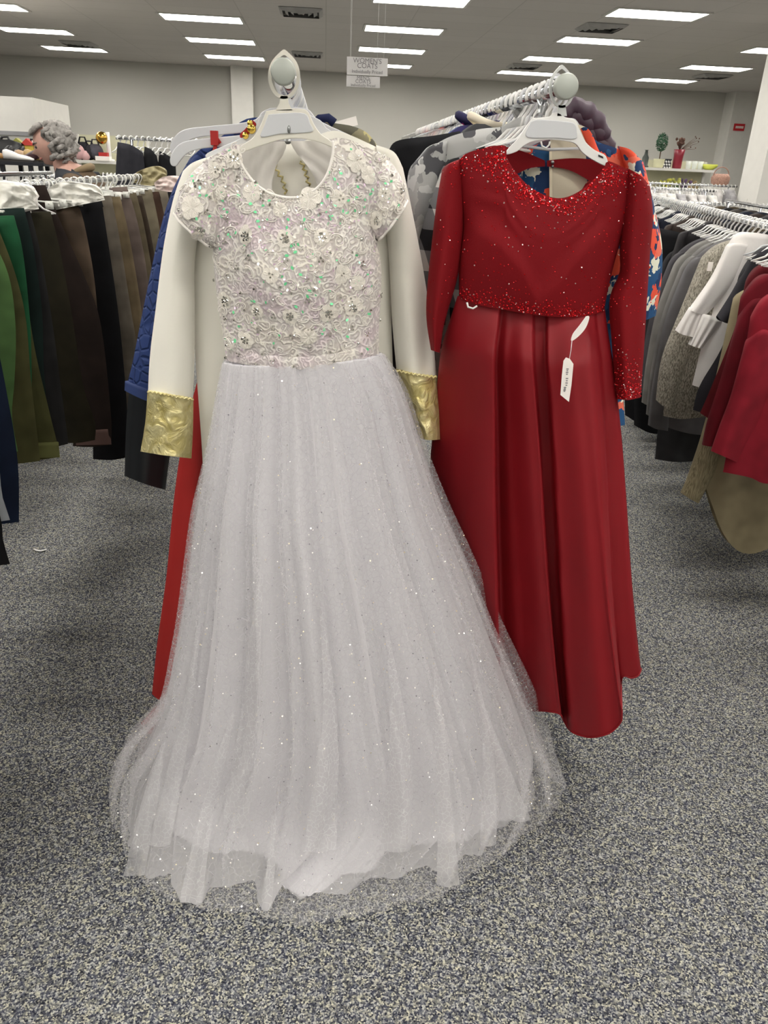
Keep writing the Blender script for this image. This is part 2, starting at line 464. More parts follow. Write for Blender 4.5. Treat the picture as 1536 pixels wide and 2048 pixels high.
def frame_of(n, spin=0.0):
    n = n.normalized(); a = Vector((0.3, 0.2, 1)); a = (a - n * a.dot(n)).normalized(); b = n.cross(a)
    c, s = math.cos(spin), math.sin(spin)
    return Matrix(((a * c + b * s), (b * c - a * s), n)).transposed()
def copy_tree(o, parent=None):
    c = o.copy(); COL.objects.link(c); c.parent = parent
    for ch in list(o.children): copy_tree(ch, c)
    return c

# ================================================================== THE ROOM
X0, X1, Y0R, Y1R, ZC = -11.0, 12.0, -10.5, 20.2, 3.47
def slab(name, c, d, mat): return struct(MB().box(c, d).obj(name, mat, smooth=False))
slab('floor', ((X0 + X1) / 2, (Y0R + Y1R) / 2, -0.05), (X1 - X0, Y1R - Y0R, 0.1), carpet_mat())
slab('ceiling', ((X0 + X1) / 2, (Y0R + Y1R) / 2, ZC + 0.05), (X1 - X0, Y1R - Y0R, 0.1), ceiling_mat())
slab('wall_back', ((X0 + X1) / 2, Y1R + 0.1, ZC / 2), (X1 - X0, 0.2, ZC), M_WALL)
slab('wall_front', ((X0 + X1) / 2, Y0R - 0.1, ZC / 2), (X1 - X0, 0.2, ZC), M_WALL)
slab('wall_left', (X0 - 0.1, (Y0R + Y1R) / 2, ZC / 2), (0.2, Y1R - Y0R, ZC), M_WALL)
slab('wall_right', (X1 + 0.1, (Y0R + Y1R) / 2, ZC / 2), (0.2, Y1R - Y0R, ZC), M_WALL)
slab('baseboard_back', (0, Y1R - 0.01, 0.06), (X1 - X0, 0.02, 0.12), M_DARKMETAL)
a, b = W(464, 200, 20.0), W(507, 200, 20.0)
slab('trim_1', ((a.x + b.x) / 2, 20.05, ZC / 2), (b.x - a.x, 0.3, ZC), M_TRIM)                 # pilaster on the back wall
a = W(1470, 200, 19.7)
slab('trim_2', (a.x + 0.5, 19.95, ZC / 2), (1.0, 0.5, ZC), M_TRIM)                              # corner pilaster with the red sign
a = W(1511, 408, 10.9)
col = slab('trim_3', (a.x + 0.3, 11.17, ZC / 2), (0.6, 0.54, ZC), M_TRIM)                       # free column
s = MB().box((a.x - 0.004, 11.2, W(1490, 405, 11.2).z), (0.008, 0.12, 0.1)).obj('switch_plate', M_TRIM, col, smooth=False)
# fitting room box at the far left
a = W(65, 195, 12.0); b = WX(136, 208, a.x)
slab('wall_partition', (a.x - 2.5, (12.0 + b.y) / 2, a.z / 2), (5.0, b.y - 12.0, a.z), M_TRIM)
c = W(40, 267, 11.97)
slab('trim_4', (a.x - 2.5, 11.985, c.z), (5.0, 0.03, 0.05), plain('grey_rail', (140, 140, 142), 0.5))
# red sign on the corner pilaster
a, b = W(1470, 247, 19.66), W(1488, 262, 19.66)
t = thing('wall_sign', 'small red wall sign with a white line of lettering on the corner pilaster', 'sign', ((a.x + b.x) / 2, 19.66, b.z))
MB().box(((a.x + b.x) / 2, 19.68, (a.z + b.z) / 2), (b.x - a.x, 0.03, a.z - b.z)).obj('sign_board', plain('sign_red', (190, 30, 40), 0.5), t, smooth=False)
for k in range(6):
    MB().box((a.x + 0.03 + (b.x - a.x - 0.06) * (k + .5) / 6, 19.66, (a.z + b.z) / 2), (0.022, 0.008, 0.05)).obj('letter', M_TAG, t, smooth=False)

# ------------------------------------------------------------------ ceiling lights and vents
frame_mb = MB()
LW, LD = 1.16, 0.54
for sx, sy, dx_, dy_ in ((0, -1, LW + .08, .04), (0, 1, LW + .08, .04), (-1, 0, .04, LD), (1, 0, .04, LD)):
    frame_mb.box((sx * (LW / 2 + .02), sy * (LD / 2 + .02), -0.008), (dx_, dy_, 0.016))
dif_mb = MB().box((0, 0, -0.004), (LW, LD, 0.006))
LCOLS = [-5.03, -1.85, 1.18, 4.22, 7.25]
LROWS = [11.35 + 2.33 * k for k in range(-9, 4)]
proto = None
colname = {-5.03: 'left column', -1.85: 'second column from the left', 1.18: 'middle column', 4.22: 'second column from the right', 7.25: 'right column'}
for ci, x in enumerate(LCOLS):
    for ri, y in enumerate(LROWS):
        if proto is None:
            proto = thing('ceiling_light', '', 'ceiling light', (x, y, ZC))
            frame_mb.obj('light_frame', M_TRIM, proto, smooth=False, local=True)
            dif_mb.obj('diffuser', M_LAMP, proto, smooth=False, local=True)
            o = proto
        else:
            o = copy_tree(proto); o.location = (x, y, ZC)
        q = (['overhead'] * 9 + ['fourth row from the far wall', 'third row from the far wall', 'second row from the far wall', 'row nearest the far wall'])[ri]
        o['label'] = 'fluorescent ceiling panel, ' + colname[x] + ', ' + q
        o['group'] = 'fluorescent ceiling panels'
proto = None
for i, (px, py, lab) in enumerate([(602, 22, 'big square ceiling vent left of the middle lights'), (1203, 53, 'square ceiling vent between the two nearest right-hand light panels'), (615, 107, 'small far ceiling vent above the white gown hanger'),
                      (157, 86, 'far ceiling vent by the left column of lights'), (1048, 131, 'far ceiling vent above the red dress hanger rail'), (1425, 151, 'far ceiling vent at the right by the corner pilaster')]):
    p = WZ(px, py, ZC)
    if proto is None:
        proto = thing('ceiling_vent', lab, 'vent', p, 'square ceiling vents')
        dark = plain('vent_dark', (70, 69, 68), 0.8)
        MB().box((0, 0, -0.004), (0.56, 0.56, 0.006)).obj('backing', dark, proto, local=True, smooth=False)
        for k in range(4):
            r0, r1 = 0.30 - 0.075 * k, 0.25 - 0.075 * k
            z0, z1 = -0.006, -0.045
            v = [(sx * r, sy * r, z) for r, z in ((r0, z0), (r1, z1)) for sx, sy in ((-1, -1), (1, -1), (1, 1), (-1, 1))]
            MB().add(v, [(j, (j + 1) % 4, 4 + (j + 1) % 4, 4 + j) for j in range(4)]).obj('louver', plain('vent_grey', (165, 163, 160), 0.6), proto, local=True, smooth=False)
        o = proto
    else:
        o = copy_tree(proto); o.location = p; o['label'] = lab

# ------------------------------------------------------------------ hanging sign cards
YS = 6.2
def sign_card(name, label, x0, y0, x1, y1, slope, lines, sizes):
    a = W(x0, y0, YS); b = W(x1, y0 + slope * (x1 - x0), YS); c = W(x0, y1, YS)
    t = thing(name, label, 'sign', ((a.x + b.x) / 2, YS, c.z))
    ex = (b - a); wd = ex.length; ex.normalize(); ez = Vector((-ex.z, 0, ex.x)); h = a.z - c.z
    P = [a, b, b - ez * h, a - ez * h]
    MB().prism(P, 0.004).obj('card', M_SIGN, t, smooth=False)
    ang = math.atan2(ex.z, ex.x)
    for (txt, fy, al), sz in zip(lines, sizes):
        cu = bpy.data.curves.new('lettering', 'FONT'); cu.body = txt; cu.size = sz; cu.extrude = 0.0006
        cu.align_x = 'CENTER'; cu.align_y = 'CENTER'; cu.materials.append(M_INK)
        tmp = bpy.data.objects.new('lettering', cu); me = bpy.data.meshes.new_from_object(tmp); bpy.data.objects.remove(tmp); me.name = 'lettering'
        to = bpy.data.objects.new('lettering', me); COL.objects.link(to); to.parent = t
        pos = a + ex * (wd * al) - ez * (h * fy) + Vector((0, -0.002, 0))
        to.location = pos - t.location
        to.rotation_euler = (PI / 2, -ang, 0)
    for f in (0.1, 0.9):
        p = a + ex * (wd * f)
        MB().tube([p + Vector((0, 0.002, 0)), Vector((p.x, YS + 0.002, ZC))], 0.0012, 5).obj('string', M_PLAST, t)
    return t
sign_card('hanging_sign', 'upper hanging card that reads women\'s coats', 694, 113, 776, 149, 0.05, [("WOMEN'S", .2, .5), ("COATS", .48, .5), ("Individually Priced", .8, .5)], [.044, .044, .030])
sign_card('hanging_sign', 'lower hanging card that reads men\'s coats', 693, 150.5, 760, 173, 0.05, [("MEN'S", .18, .5), ("COATS", .5, .5), ("Individually Priced", .83, .5)], [.034, .034, .024])

# ================================================================== CENTRE RACK with two rails
RXL, RXR, RZ, RY = -0.077, 0.449, 1.700, 1.62
rk = thing('garment_rack', 'two-rail chrome garment rack holding the white gown and red dress', 'clothes rack', (0.186, 2.3, 0))
for x in (RXL, RXR):
    MB().tube([(x, RY, RZ), (x, 4.9, RZ)], 0.0125, 14).obj('rail', M_CHROME, rk)
    MB().tube([(x, RY - 0.012, RZ), (x, RY - 0.01, RZ), (x, RY + 0.004, RZ), (x, RY + 0.005, RZ)], [0.0195, 0.0225, 0.0225, 0.021], 28).obj('end_cap', M_CAP, rk)
for y in (2.45, 4.5):
    for x in (RXL, RXR): MB().tube([(x, y, 0.04), (x, y, RZ - 0.01)], 0.0125, 10).obj('upright', M_CHROME, rk)
    MB().box((0.186, y, 0.025), (0.56, 0.05, 0.05)).obj('foot', M_CHROME, rk, smooth=False)
MB().box((0.186, 3.475, 0.065), (0.03, 2.05, 0.03)).obj('stretcher', M_CHROME, rk, smooth=False)
mb = MB(); pts = [W(1083, 196, 1.76), W(1086, 212, 1.76), W(1084, 226, 1.76), W(1076, 240, 1.76)]
mb.tube(pts, 0.010, 8, flat=0.25, ref=(0, 1, 0)); mb.obj('bracket', M_CHROME, rk)

# ------------------------------------------------------------------ hangers
def hook_poly(cx, cy, ex, ey, apex, y, wpx, neck):
    """flat teardrop loop around the rail, outline in photo pixels at depth y, ending in a neck"""
    out = []; inn = []
    N = 40
    for i in range(N):
        a = 2 * PI * i / N
        def P(rx, ry, ap):
            s, c = math.sin(a), math.cos(a)
            k = 1 + (ap - 1) * max(0, -c) ** 6 if c < 0 else 1
            return (cx + rx * s * (1 - 0.45 * max(0, -c) ** 8), cy + ry * c * k)
        out.append(P(ex, ey, apex)); inn.append(P(ex - wpx, ey - wpx, 1.0 + (apex - 1) * 0.55))
    return out, inn
def hook_mesh(parent, cx, cy, ex, ey, apex, y, wpx, neck_w, neck_y, mat, th=0.006):
    out, inn = hook_poly(cx, cy, ex, ey, apex, y, wpx, neck_w)
    mb = MB(); N = len(out)
    for d in (0, th):
        mb.add([W(p[0], p[1], y) + Vector((0, d, 0)) for p in out] + [W(p[0], p[1], y) + Vector((0, d, 0)) for p in inn],
               [((i, (i + 1) % N, N + (i + 1) % N, N + i) if d == 0 else (N + i, N + (i + 1) % N, (i + 1) % N, i)) for i in range(N)])
    for base in (0, N):
        mb.f += [(base + i, base + 2 * N + i, base + 2 * N + (i + 1) % N, base + (i + 1) % N) for i in range(N)]
        mb.mi += [0] * N
    b = cy + ey
    mb.prism([W(cx - 7, b - 6, y), W(cx + 7, b - 6, y), W(cx + 9, b + 8, y), W(cx + neck_w, neck_y, y), W(cx - neck_w, neck_y, y), W(cx - 9, b + 8, y)], th)
    return mb.obj('hook', mat, parent, smooth=False)
def plate(parent, name, pts, y, th, mat, bev=0.0015, smooth=True):
    P = [W(p[0], p[1], y) for p in (smooth_line([Vector((q[0], q[1])) for q in pts + [pts[0]]], 4)[:-1] if smooth else pts)]
    bm = bmesh.new()
    vs = [bm.verts.new(p) for p in P]; f = bm.faces.new(vs)
    r = bmesh.ops.extrude_face_region(bm, geom=[f])
    bmesh.ops.translate(bm, verts=[v for v in r['geom'] if isinstance(v, bmesh.types.BMVert)], vec=(0, th, 0))
    bmesh.ops.recalc_face_normals(bm, faces=bm.faces[:])
    es = [e for e in bm.edges if len(e.link_faces) == 2 and e.calc_face_angle(0) > 1.2]
    bmesh.ops.bevel(bm, geom=es, offset=bev, segments=2, affect='EDGES', profile=0.6)
    me = bpy.data.meshes.new(name); off = wloc(parent)
    bm.transform(Matrix.Translation(-off)); bm.to_mesh(me); bm.free(); me.materials.append(mat)
    o = bpy.data.objects.new(name, me); COL.objects.link(o); o.parent = parent
    return o
# white gown hanger
YH = 1.635
h = thing('clothes_hanger', 'ivory plastic hanger with wide neck plate carrying the white beaded gown', 'hanger', W(570, 215, YH))
hook_mesh(h, 568, 152, 32, 46, 1.16, YH, 7, 17, 221, M_IVORYPL)
plate(h, 'shoulder_bar', [(532, 222), (560, 218), (596, 217), (615, 222), (628, 248), (642, 268), (662, 282), (668, 296), (640, 285), (600, 277), (560, 280), (520, 292), (478, 306), (482, 292), (505, 276), (520, 252)], YH, 0.007, M_IVORYPL)
plate(h, 'neck_plate', [(537, 229), (570, 226), (610, 227), (620, 246), (626, 262), (600, 266), (560, 268), (522, 274), (528, 252)], YH - 0.003, 0.005, M_PLAST2)
MB().ball(W(578, 259, YH - 0.004), 0.0045, 8, 6, (0.7, 0.6, 1.6)).obj('stud', M_STEEL, h)
# red dress hanger
h = thing('clothes_hanger', 'white plastic hanger with notched arms carrying the red crop top', 'hanger', W(1112, 235, YH))
hook_mesh(h, 1124, 176, 25, 40, 1.17, YH, 5, 10, 232, plain('clear_plastic', (206, 208, 206), 0.25, var=0.02))
plate(h, 'shoulder_bar', [(1066, 236), (1098, 233), (1108, 225), (1120, 226), (1130, 234), (1150, 240), (1160, 260), (1172, 284), (1190, 300), (1212, 312), (1214, 332), (1190, 322), (1166, 306), (1148, 286), (1110, 280), (1074, 281), (1050, 290), (1034, 303), (1012, 309), (1018, 296), (1034, 280), (1050, 256)], YH, 0.007, M_PLAST)
plate(h, 'neck_plate', [(1062, 243), (1080, 239), (1132, 243), (1150, 248), (1154, 264), (1150, 278), (1110, 276), (1064, 276), (1052, 271), (1055, 258)], YH - 0.003, 0.005, M_PLAST2)
plate(h, 'notch', [(1197, 309), (1206, 313), (1207, 317), (1197, 313)], YH - 0.0015, 0.003, M_DARKMETAL, 0.0003, False)
MB().tube([W(1082, 283, YH), W(1084, 292, YH), W(1092, 296, YH), W(1098, 290, YH), W(1100, 283, YH)], 0.0018, 6).obj('loop', M_PLAST, h)

# ================================================================== WHITE BEADED GOWN
YD = 1.66
gown = thing('evening_gown', 'white floor-length gown with beaded lace bodice and sparkly tulle skirt', 'dress', (0.02, YD, 0.0))
neck = [(478, 312), (490, 338), (512, 366), (545, 386), (580, 393), (612, 388), (640, 368), (658, 338), (666, 300)]
top_f = [(405, 324), (440, 304), (477, 287)] + neck + [(665, 277), (700, 280), (745, 300), (780, 316)]
bot_f = [(451, 712), (490, 720), (545, 727), (600, 730), (660, 724), (712, 712), (758, 700)]
lf = [(412, 400), (424, 470), (428, 540), (436, 610), (446, 670)]
rt = [(770, 390), (752, 455), (762, 530), (762, 590), (758, 650)]
# front: columns follow the neckline
def bust(u, v):
    b = -0.085 * prof(u, 0.42) * (0.55 + 0.45 * math.sin(PI * min(1, 0.15 + v * 0.75)))
    for c in (0.33, 0.68):
        b -= 0.018 * math.exp(-((u - c) / 0.15) ** 2 - ((v - 0.52) / 0.2) ** 2)
    return b + 0.004 * mnoise.noise(Vector((u * 7, v * 6, 3)))
g = coons(top_f, bot_f, lf, rt, 56, 44)
v, f = sheet(g, YD, bust)
bod = obj('bodice', v, f, M_LACE, gown)
# satin back, in two halves either side of the keyhole
bl = coons([(405, 324), (440, 304), (477, 287), (520, 283), (572, 281)], [(451, 712), (540, 720), (600, 722)], lf, [(566, 305), (548, 335), (541, 385), (560, 470), (600, 500)], 18, 30)
br = coons([(578, 281), (620, 280), (665, 277), (720, 288), (780, 316)], [(600, 722), (680, 716), (758, 700)], [(590, 305), (616, 335), (636, 385), (620, 470), (600, 500)], rt, 18, 30)
mb = MB()
for gg, s in ((bl, 0), (br, 1)):
    vv = []
    for j, row in enumerate(gg):
        for i, q in enumerate(row):
            u = i / 18 * 0.5 + 0.5 * s; vt = j / 30
            gat = 0.006 * math.sin(34 * (q.y + 0.25 * abs(q.x - 575)) / 100.0 * 2.2) * max(0, 1 - vt * 2) * (1 - abs(2 * u - 1))
            p = W(q.x, q.y, YD); p.y = YD + 0.05 * prof(u, 0.7) + gat; vv.append(p)
    mb.add(vv, gridfaces(18, 30))
mb.obj('back_panel', M_SATIN, gown)
MB().ball(W(575, 283, YD + 0.05), 0.005, 8, 6, (1.6, .7, 1)).obj('hook_and_eye', M_STEEL, gown)
# piped neckline and waistband
sb = bvh_of([bod])
def on(bv, px, py, lift=0.0):
    p, n = hit(bv, px, py)
    return (p + n * lift, n) if p is not None else (None, None)
nk = smooth_line([Vector(q) for q in [(477, 289)] + neck + [(665, 279)]], 4)
nkp = [mp_ for mp_ in (on(sb, q.x + (2 if q.x < 575 else -2) * 0 , q.y + 3, 0.001)[0] for q in nk) if mp_ is not None]
MB().tube(nkp, 0.0028, 6).obj('neck_piping', M_CORD, bod)
# cap sleeves
def cap_sleeve(shoulder, underarm, tip, inner, mid_out, mid_in, nm):
    pr = lambda t: W(*t, YD)
    rings = []
    N = 20
    for k in range(9):
        t = k / 8
        def q(a_, m_, b_):
            return (a_[0] * (1 - t) ** 2 + 2 * t * (1 - t) * m_[0] + t * t * b_[0], a_[1] * (1 - t) ** 2 + 2 * t * (1 - t) * m_[1] + t * t * b_[1])
        A, B = pr(q(shoulder, mid_out, tip)), pr(q(underarm, mid_in, inner))
        c, hv = (A + B) / 2, (A - B) / 2
        rings.append([c + hv * math.cos(2 * PI * i / N) + Vector((0, -(0.030 + 0.022 * math.sin(PI * t * .8)) * math.sin(2 * PI * i / N) + 0.004 * math.sin(9 * i + k) * t, 0)) for i in range(N)])
    v = [p for r in rings for p in r]
    f = [(k * N + i, k * N + (i + 1) % N, (k + 1) * N + (i + 1) % N, (k + 1) * N + i) for k in range(8) for i in range(N)]
    o = obj('cap_sleeve', v, f, M_LACE, gown)
    rim = smooth_line(rings[-1] + [rings[-1][0]], 2)
    MB().tube(rim[:-1], 0.003, 6, closed=True).obj('sleeve_edging', M_CORD, o)
    return o
s1 = cap_sleeve((428, 314), (446, 488), (349, 426), (424, 494), (360, 345), (438, 494), 'l')
s2 = cap_sleeve((756, 303), (738, 466), (814, 402), (756, 480), (808, 335), (744, 476), 'r')
lace = bvh_of([bod, s1, s2])
# waistband
u0, u1 = bot_f[0][0], bot_f[-1][0]
mb = MB(); vs = []
bs = smooth_line([Vector(q) for q in bot_f], 5)
for row in range(5):
    for k, q in enumerate(bs):
        u = (q.x - u0) / (u1 - u0)
        vs.append(W(q.x, q.y - 16 + 25 * row / 4, YD - 0.070 * prof(u, 0.7) - 0.004 - 0.003 * math.sin(PI * row / 4)))
mb.add(vs, gridfaces(len(bs) - 1, 4)); wband = mb.obj('waistband', M_LACE, gown)
lace2 = bvh_of([bod, s1, s2, wband])

# ---- lace flowers, scroll cords, crystals, sequins
def flower_mesh(r, petals, seed):
    rr = random.Random(seed); mb = MB()
    for k in range(petals):
        a = 2 * PI * k / petals + rr.uniform(-.1, .1); L = r * rr.uniform(.85, 1.05); wd = r * 0.42
        ca, sa = math.cos(a), math.sin(a)
        prof_ = [(0.12, 0.25), (0.45, 0.85), (0.75, 1.0), (0.95, 0.6), (1.0, 0.0)]
        c = []; pts = [(0, 0)] + [(L * t, wd * s) for t, s in prof_] + [(L * t, -wd * s) for t, s in prof_[-2::-1]]
        for x, y in pts:
            z = 0.0035 * math.sin(PI * min(1, x / L)) + 0.0012
            c.append(Vector((x * ca - y * sa, x * sa + y * ca, z)))
        m = Vector((0.6 * L * ca, 0.6 * L * sa, 0.002))
        n = len(c); mb.add(c + [m], [(i, (i + 1) % n, n) for i in range(n)])
    me = mb.obj('tmp', M_PETAL); d = me.data; bpy.data.objects.remove(me); d.name = 'lace_flower'; return d
def gem(mb, c, r, M3=None, mi=0, tall=0.7):
    v = [Vector((r * math.cos(2 * PI * k / 6), r * math.sin(2 * PI * k / 6), 0)) for k in range(6)] + [Vector((r * .55 * math.cos(2 * PI * (k + .5) / 6), r * .55 * math.sin(2 * PI * (k + .5) / 6), r * tall)) for k in range(6)]
    if M3 is not None: v = [M3 @ p for p in v]
    f = [(k, (k + 1) % 6, 6 + k) for k in range(6)] + [((k + 1) % 6, 6 + (k + 1) % 6, 6 + k) for k in range(6)] + [tuple(range(6, 12))]
    mb.add([c + p for p in v], f, mi)
def cluster_mesh(n, r, gr, seed):
    mb = MB(); rr = random.Random(seed)
    if n > 3: gem(mb, Vector((0, 0, 0.001)), gr * 1.15)
    for k in range(n):
        a = 2 * PI * k / n + rr.uniform(-.25, .25); q = r * rr.uniform(.8, 1.1)
        gem(mb, Vector((q * math.cos(a), q * math.sin(a), 0)), gr * rr.uniform(.8, 1.15), Matrix.Rotation(rr.uniform(0, 3), 3, 'Z') @ Matrix.Rotation(rr.uniform(-.5, .5), 3, 'X'))
    o = mb.obj('tmp', M_CRYSTAL, smooth=False); d = o.data; bpy.data.objects.remove(o); d.name = 'crystal_cluster'; return d
def place(me, name, parent, bv, px, py, spin, lift=0.001, sc=1.0):
    p, n = on(bv, px, py, lift)
    if p is None: return None
    o = bpy.data.objects.new(name, me); COL.objects.link(o); o.parent = parent
    M = Matrix.Translation(p - wloc(parent)) @ frame_of(n, spin).to_4x4() @ Matrix.Scale(sc, 4)
    o.matrix_local = M
    return o
FL = [flower_mesh(0.021, 6, s) for s in (1, 2)] + [flower_mesh(0.016, 8, 5)]
flowers = [(493, 470), (570, 478), (645, 474), (541, 550), (683, 548), (514, 622), (580, 632), (656, 626), (443, 388), (505, 350 + 35), (676, 398), (395, 470), (752, 440), (384, 415), (768, 388), (450, 600), (705, 612), (470, 320), (712, 322), (492, 680), (618, 672), (715, 565), (620, 398), (560, 420), (735, 350), (430, 340)]
for i, (px, py) in enumerate(flowers):
    par = bod
    place(FL[i % 3], 'lace_flower', par, lace, px, py, i * 0.7, 0.0008, R_.uniform(0.8, 1.15))
CL6, CL3, CL1 = cluster_mesh(7, 0.0075, 0.0033, 1), cluster_mesh(3, 0.0042, 0.0030, 2), cluster_mesh(1, 0.0, 0.0036, 3)
big = [(493, 472), (570, 478), (645, 474), (514, 622), (580, 632), (656, 627), (400, 462), (755, 441), (470, 315), (705, 616), (452, 602), (491, 680)]
mid = [(525, 398), (681, 396), (524, 384), (476, 359), (715, 359), (374, 412), (413, 425), (455, 440), (768, 389), (802, 382), (450, 483), (498, 516), (571, 522), (642, 520), (475, 535), (614, 558), (726, 528), (726, 575), (614, 601), (452, 636), (584, 672), (518, 660), (658, 668), (702, 656), (733, 668), (478, 708), (545, 722), (619, 696), (548, 632), (700, 600), (760, 590), (541, 550), (685, 550), (402, 365), (393, 371), (717, 316), (435, 340), (547, 656), (620, 660), (455, 553)]
one = [(660, 316), (641, 362), (511, 365), (606, 391), (547, 393), (568, 428), (604, 446), (526, 441), (640, 428), (680, 440), (718, 425), (723, 478), (703, 505), (535, 502), (430, 560), (510, 577), (582, 587), (546, 599), (482, 585), (680, 595), (765, 550), (455, 690), (453, 715), (525, 709), (595, 710), (660, 703), (667, 722), (512, 727), (587, 732), (716, 686), (722, 707), (548, 694), (352, 443), (382, 468), (420, 490), (660, 505), (628, 580), (595, 345 + 50), (758, 640), (442, 655), (740, 620), (560, 575), (490, 620), (470, 640), (540, 410), (635, 410), (790, 420), (783, 352), (678, 340), (420, 395)]
for lst, me in ((big, CL6), (mid, CL3), (one, CL1)):
    for (px, py) in lst: place(me, 'crystal_cluster', bod, lace2, px, py, R_.uniform(0, 6), 0.0025, R_.uniform(.85, 1.15))
def scroll_mesh(seed):
    rr = random.Random(seed); mb = MB(); r = rr.uniform(.009, .014)
    pts = [Vector((r * (1 - .25 * t) * math.cos(0.4 + 4.6 * t) * .75, r * (1.25 - .3 * t) * math.sin(0.4 + 4.6 * t), 0.0012)) for t in [i / 16 for i in range(17)]]
    pts += [pts[-1] + Vector((-.3 * r * k / 3, .55 * r * k / 3, 0)) for k in (1, 2, 3)]
    mb.tube(pts, 0.0011, 5)
    mb.tube([p * 0.62 + Vector((0, 0, .0006)) for p in pts[:17]], 0.0008, 5)
    o = mb.obj('tmp', M_CORD); d = o.data; bpy.data.objects.remove(o); d.name = 'lace_scroll'; return d
SC = [scroll_mesh(k) for k in range(4)]
n = 0; tries = 0; used = []
while n < 62 and tries < 4000:
    tries += 1
    px, py = R_.uniform(355, 812), R_.uniform(290, 705)
    if any((px - a) ** 2 + (py - b) ** 2 < 30 ** 2 for a, b in used) or any((px - a) ** 2 + (py - b) ** 2 < 20 ** 2 for a, b in flowers): continue
    if place(SC[n % 4], 'lace_scroll', bod, lace, px, py, R_.choice([0, .5, -.5, 2.6, 3.4]), 0.0006) is not None:
        used.append((px, py)); n += 1
mb = MB()
for k in range(950):
    px, py = R_.uniform(350, 815), R_.uniform(285, 712)
    if k % 3 == 0:
        c = R_.choice([(430, 425), (540, 440), (640, 430), (690, 420), (480, 400), (600, 540), (640, 600), (470, 650), (760, 380), (380, 380), (580, 490)])
        px, py = R_.gauss(c[0], 26), R_.gauss(c[1], 24)
    p, nn = on(lace, px, py, 0.0022)
    if p is None: continue
    M3 = frame_of(nn + Vector((R_.gauss(0, .3), R_.gauss(0, .3), R_.gauss(0, .3))), R_.uniform(0, 6)); r = R_.uniform(.0010, .0021)
    mi = R_.choices((0, 1, 2), (4, 5, 2.0))[0]
    if mi == 2: r *= 1.5
    mb.add([p + M3 @ Vector((r * 1.5 * math.cos(q * PI / 3), r * math.sin(q * PI / 3), 0)) for q in range(6)], [tuple(range(6))], mi)
o = mb.obj('bodice_sequins', None, bod, smooth=False, mats=[M_SEQ_W, M_SEQ_P, M_SEQ_G]); o['kind'] = 'stuff'
# beaded edge round the neck
mb = MB()
for q in smooth_line([Vector(q) for q in neck], 5):
    for dd in (6, 11):
        p, nn = on(sb, q.x + (q.x < 560) * -2 + (q.x > 600) * 2, q.y + dd, 0.001)
        if p is not None: mb.ball(p, 0.0016, 6, 4)
o = mb.obj('neck_beads', M_CORD, bod); o['kind'] = 'stuff'

# ---- skirt layers
def ring_row(l, r, df, db, n, y=YD):
    A, B = W(l[0], l[1], y), W(r[0], r[1], y); c, hv = (A + B) / 2, (B - A) / 2
    return [c + hv * math.cos(2 * PI * k / n) + Vector((0, -(df if k <= n / 2 else db) * math.sin(2 * PI * k / n), 0)) for k in range(n)]
def hem_ring(front_px, back_d, n, z=0.008, zf=None):
    S = sampler([WZ(p[0], p[1], z) for p in front_px], False); h = n // 2; out = []
    for k in range(h + 1): out.append(S(k / h))
    A, B = out[0], out[-1]; c = (A + B) / 2
    for k in range(h + 1, n):
        a = 2 * PI * k / n; hv = (A - B) / 2
        out.append(c + hv * math.cos(a) + Vector((0, -back_d * math.sin(a), 0)))
    return out
def skirt(name, rows, hem, n, sub, amp, foldf, mat, parent, floor_z, top_amp=0.16):
    rings = rows + ([hem] if hem else [])
    m = len(rings); fine = []
    for i in range(m - 1):
        for j in range(sub):
            t = j / sub; ring = []
            for k in range(n):
                a, b, c, d = rings[max(i - 1, 0)][k], rings[i][k], rings[i + 1][k], rings[min(i + 2, m - 1)][k]
                ring.append(0.5 * ((2 * b) + (c - a) * t + (2 * a - 5 * b + 4 * c - d) * t * t + (3 * b - a - 3 * c + d) * t ** 3))
            fine.append(ring)
    fine.append(rings[-1]); M = len(fine); v = []
    for j, ring in enumerate(fine):
        c = sum(ring, Vector()) / n; t = j / (M - 1)
        for k, p in enumerate(ring):
            d = p - c; d.z = 0
            q = p + d.normalized() * (amp * (top_amp + (1 - top_amp) * t) * (1 - .8 * max(0, (t - .84) / .16)) * foldf(2 * PI * k / n, t)) if d.length > 1e-6 else p.copy()
            q.z = max(q.z, floor_z + 0.004 * (1 + math.sin(k * 1.7)) * (1 if t > .9 else 0))
            v.append(q)
    f = [(j * n + k, (j + 1) * n + k, (j + 1) * n + (k + 1) % n, j * n + (k + 1) % n) for j in range(M - 1) for k in range(n)]
    return obj(name, v, f, mat, parent)
def pleat(n1, n2, seed, sharp=0.6):
    def f(a, t):
        x = math.sin(n1 * a + 1.1 * math.sin(2 * a + seed) + seed + .3 * math.sin(3 * t))
        y = math.sin(n2 * a + seed * 2 + 1.7 * math.sin(3 * a))
        x = math.copysign(abs(x) ** sharp, x)
        return 0.6 * x + 0.4 * y + 0.5 * mnoise.noise(Vector((math.cos(a) * 3 + seed, math.sin(a) * 3, t * 2)))
    return f
NS = 480
rows = [ring_row((452, 722), (758, 706), .070, .06, NS), ring_row((442, 800), (790, 785), .085, .08, NS), ring_row((428, 905), (818, 890), .11, .10, NS),
        ring_row((412, 1010), (848, 1000), .14, .12, NS), ring_row((402, 1130), (890, 1120), .17, .14, NS), ring_row((385, 1270), (932, 1260), .20, .15, NS), ring_row((362, 1400), (972, 1390), .23, .15, NS), ring_row((335, 1510), (1000, 1500), .26, .14, NS)]
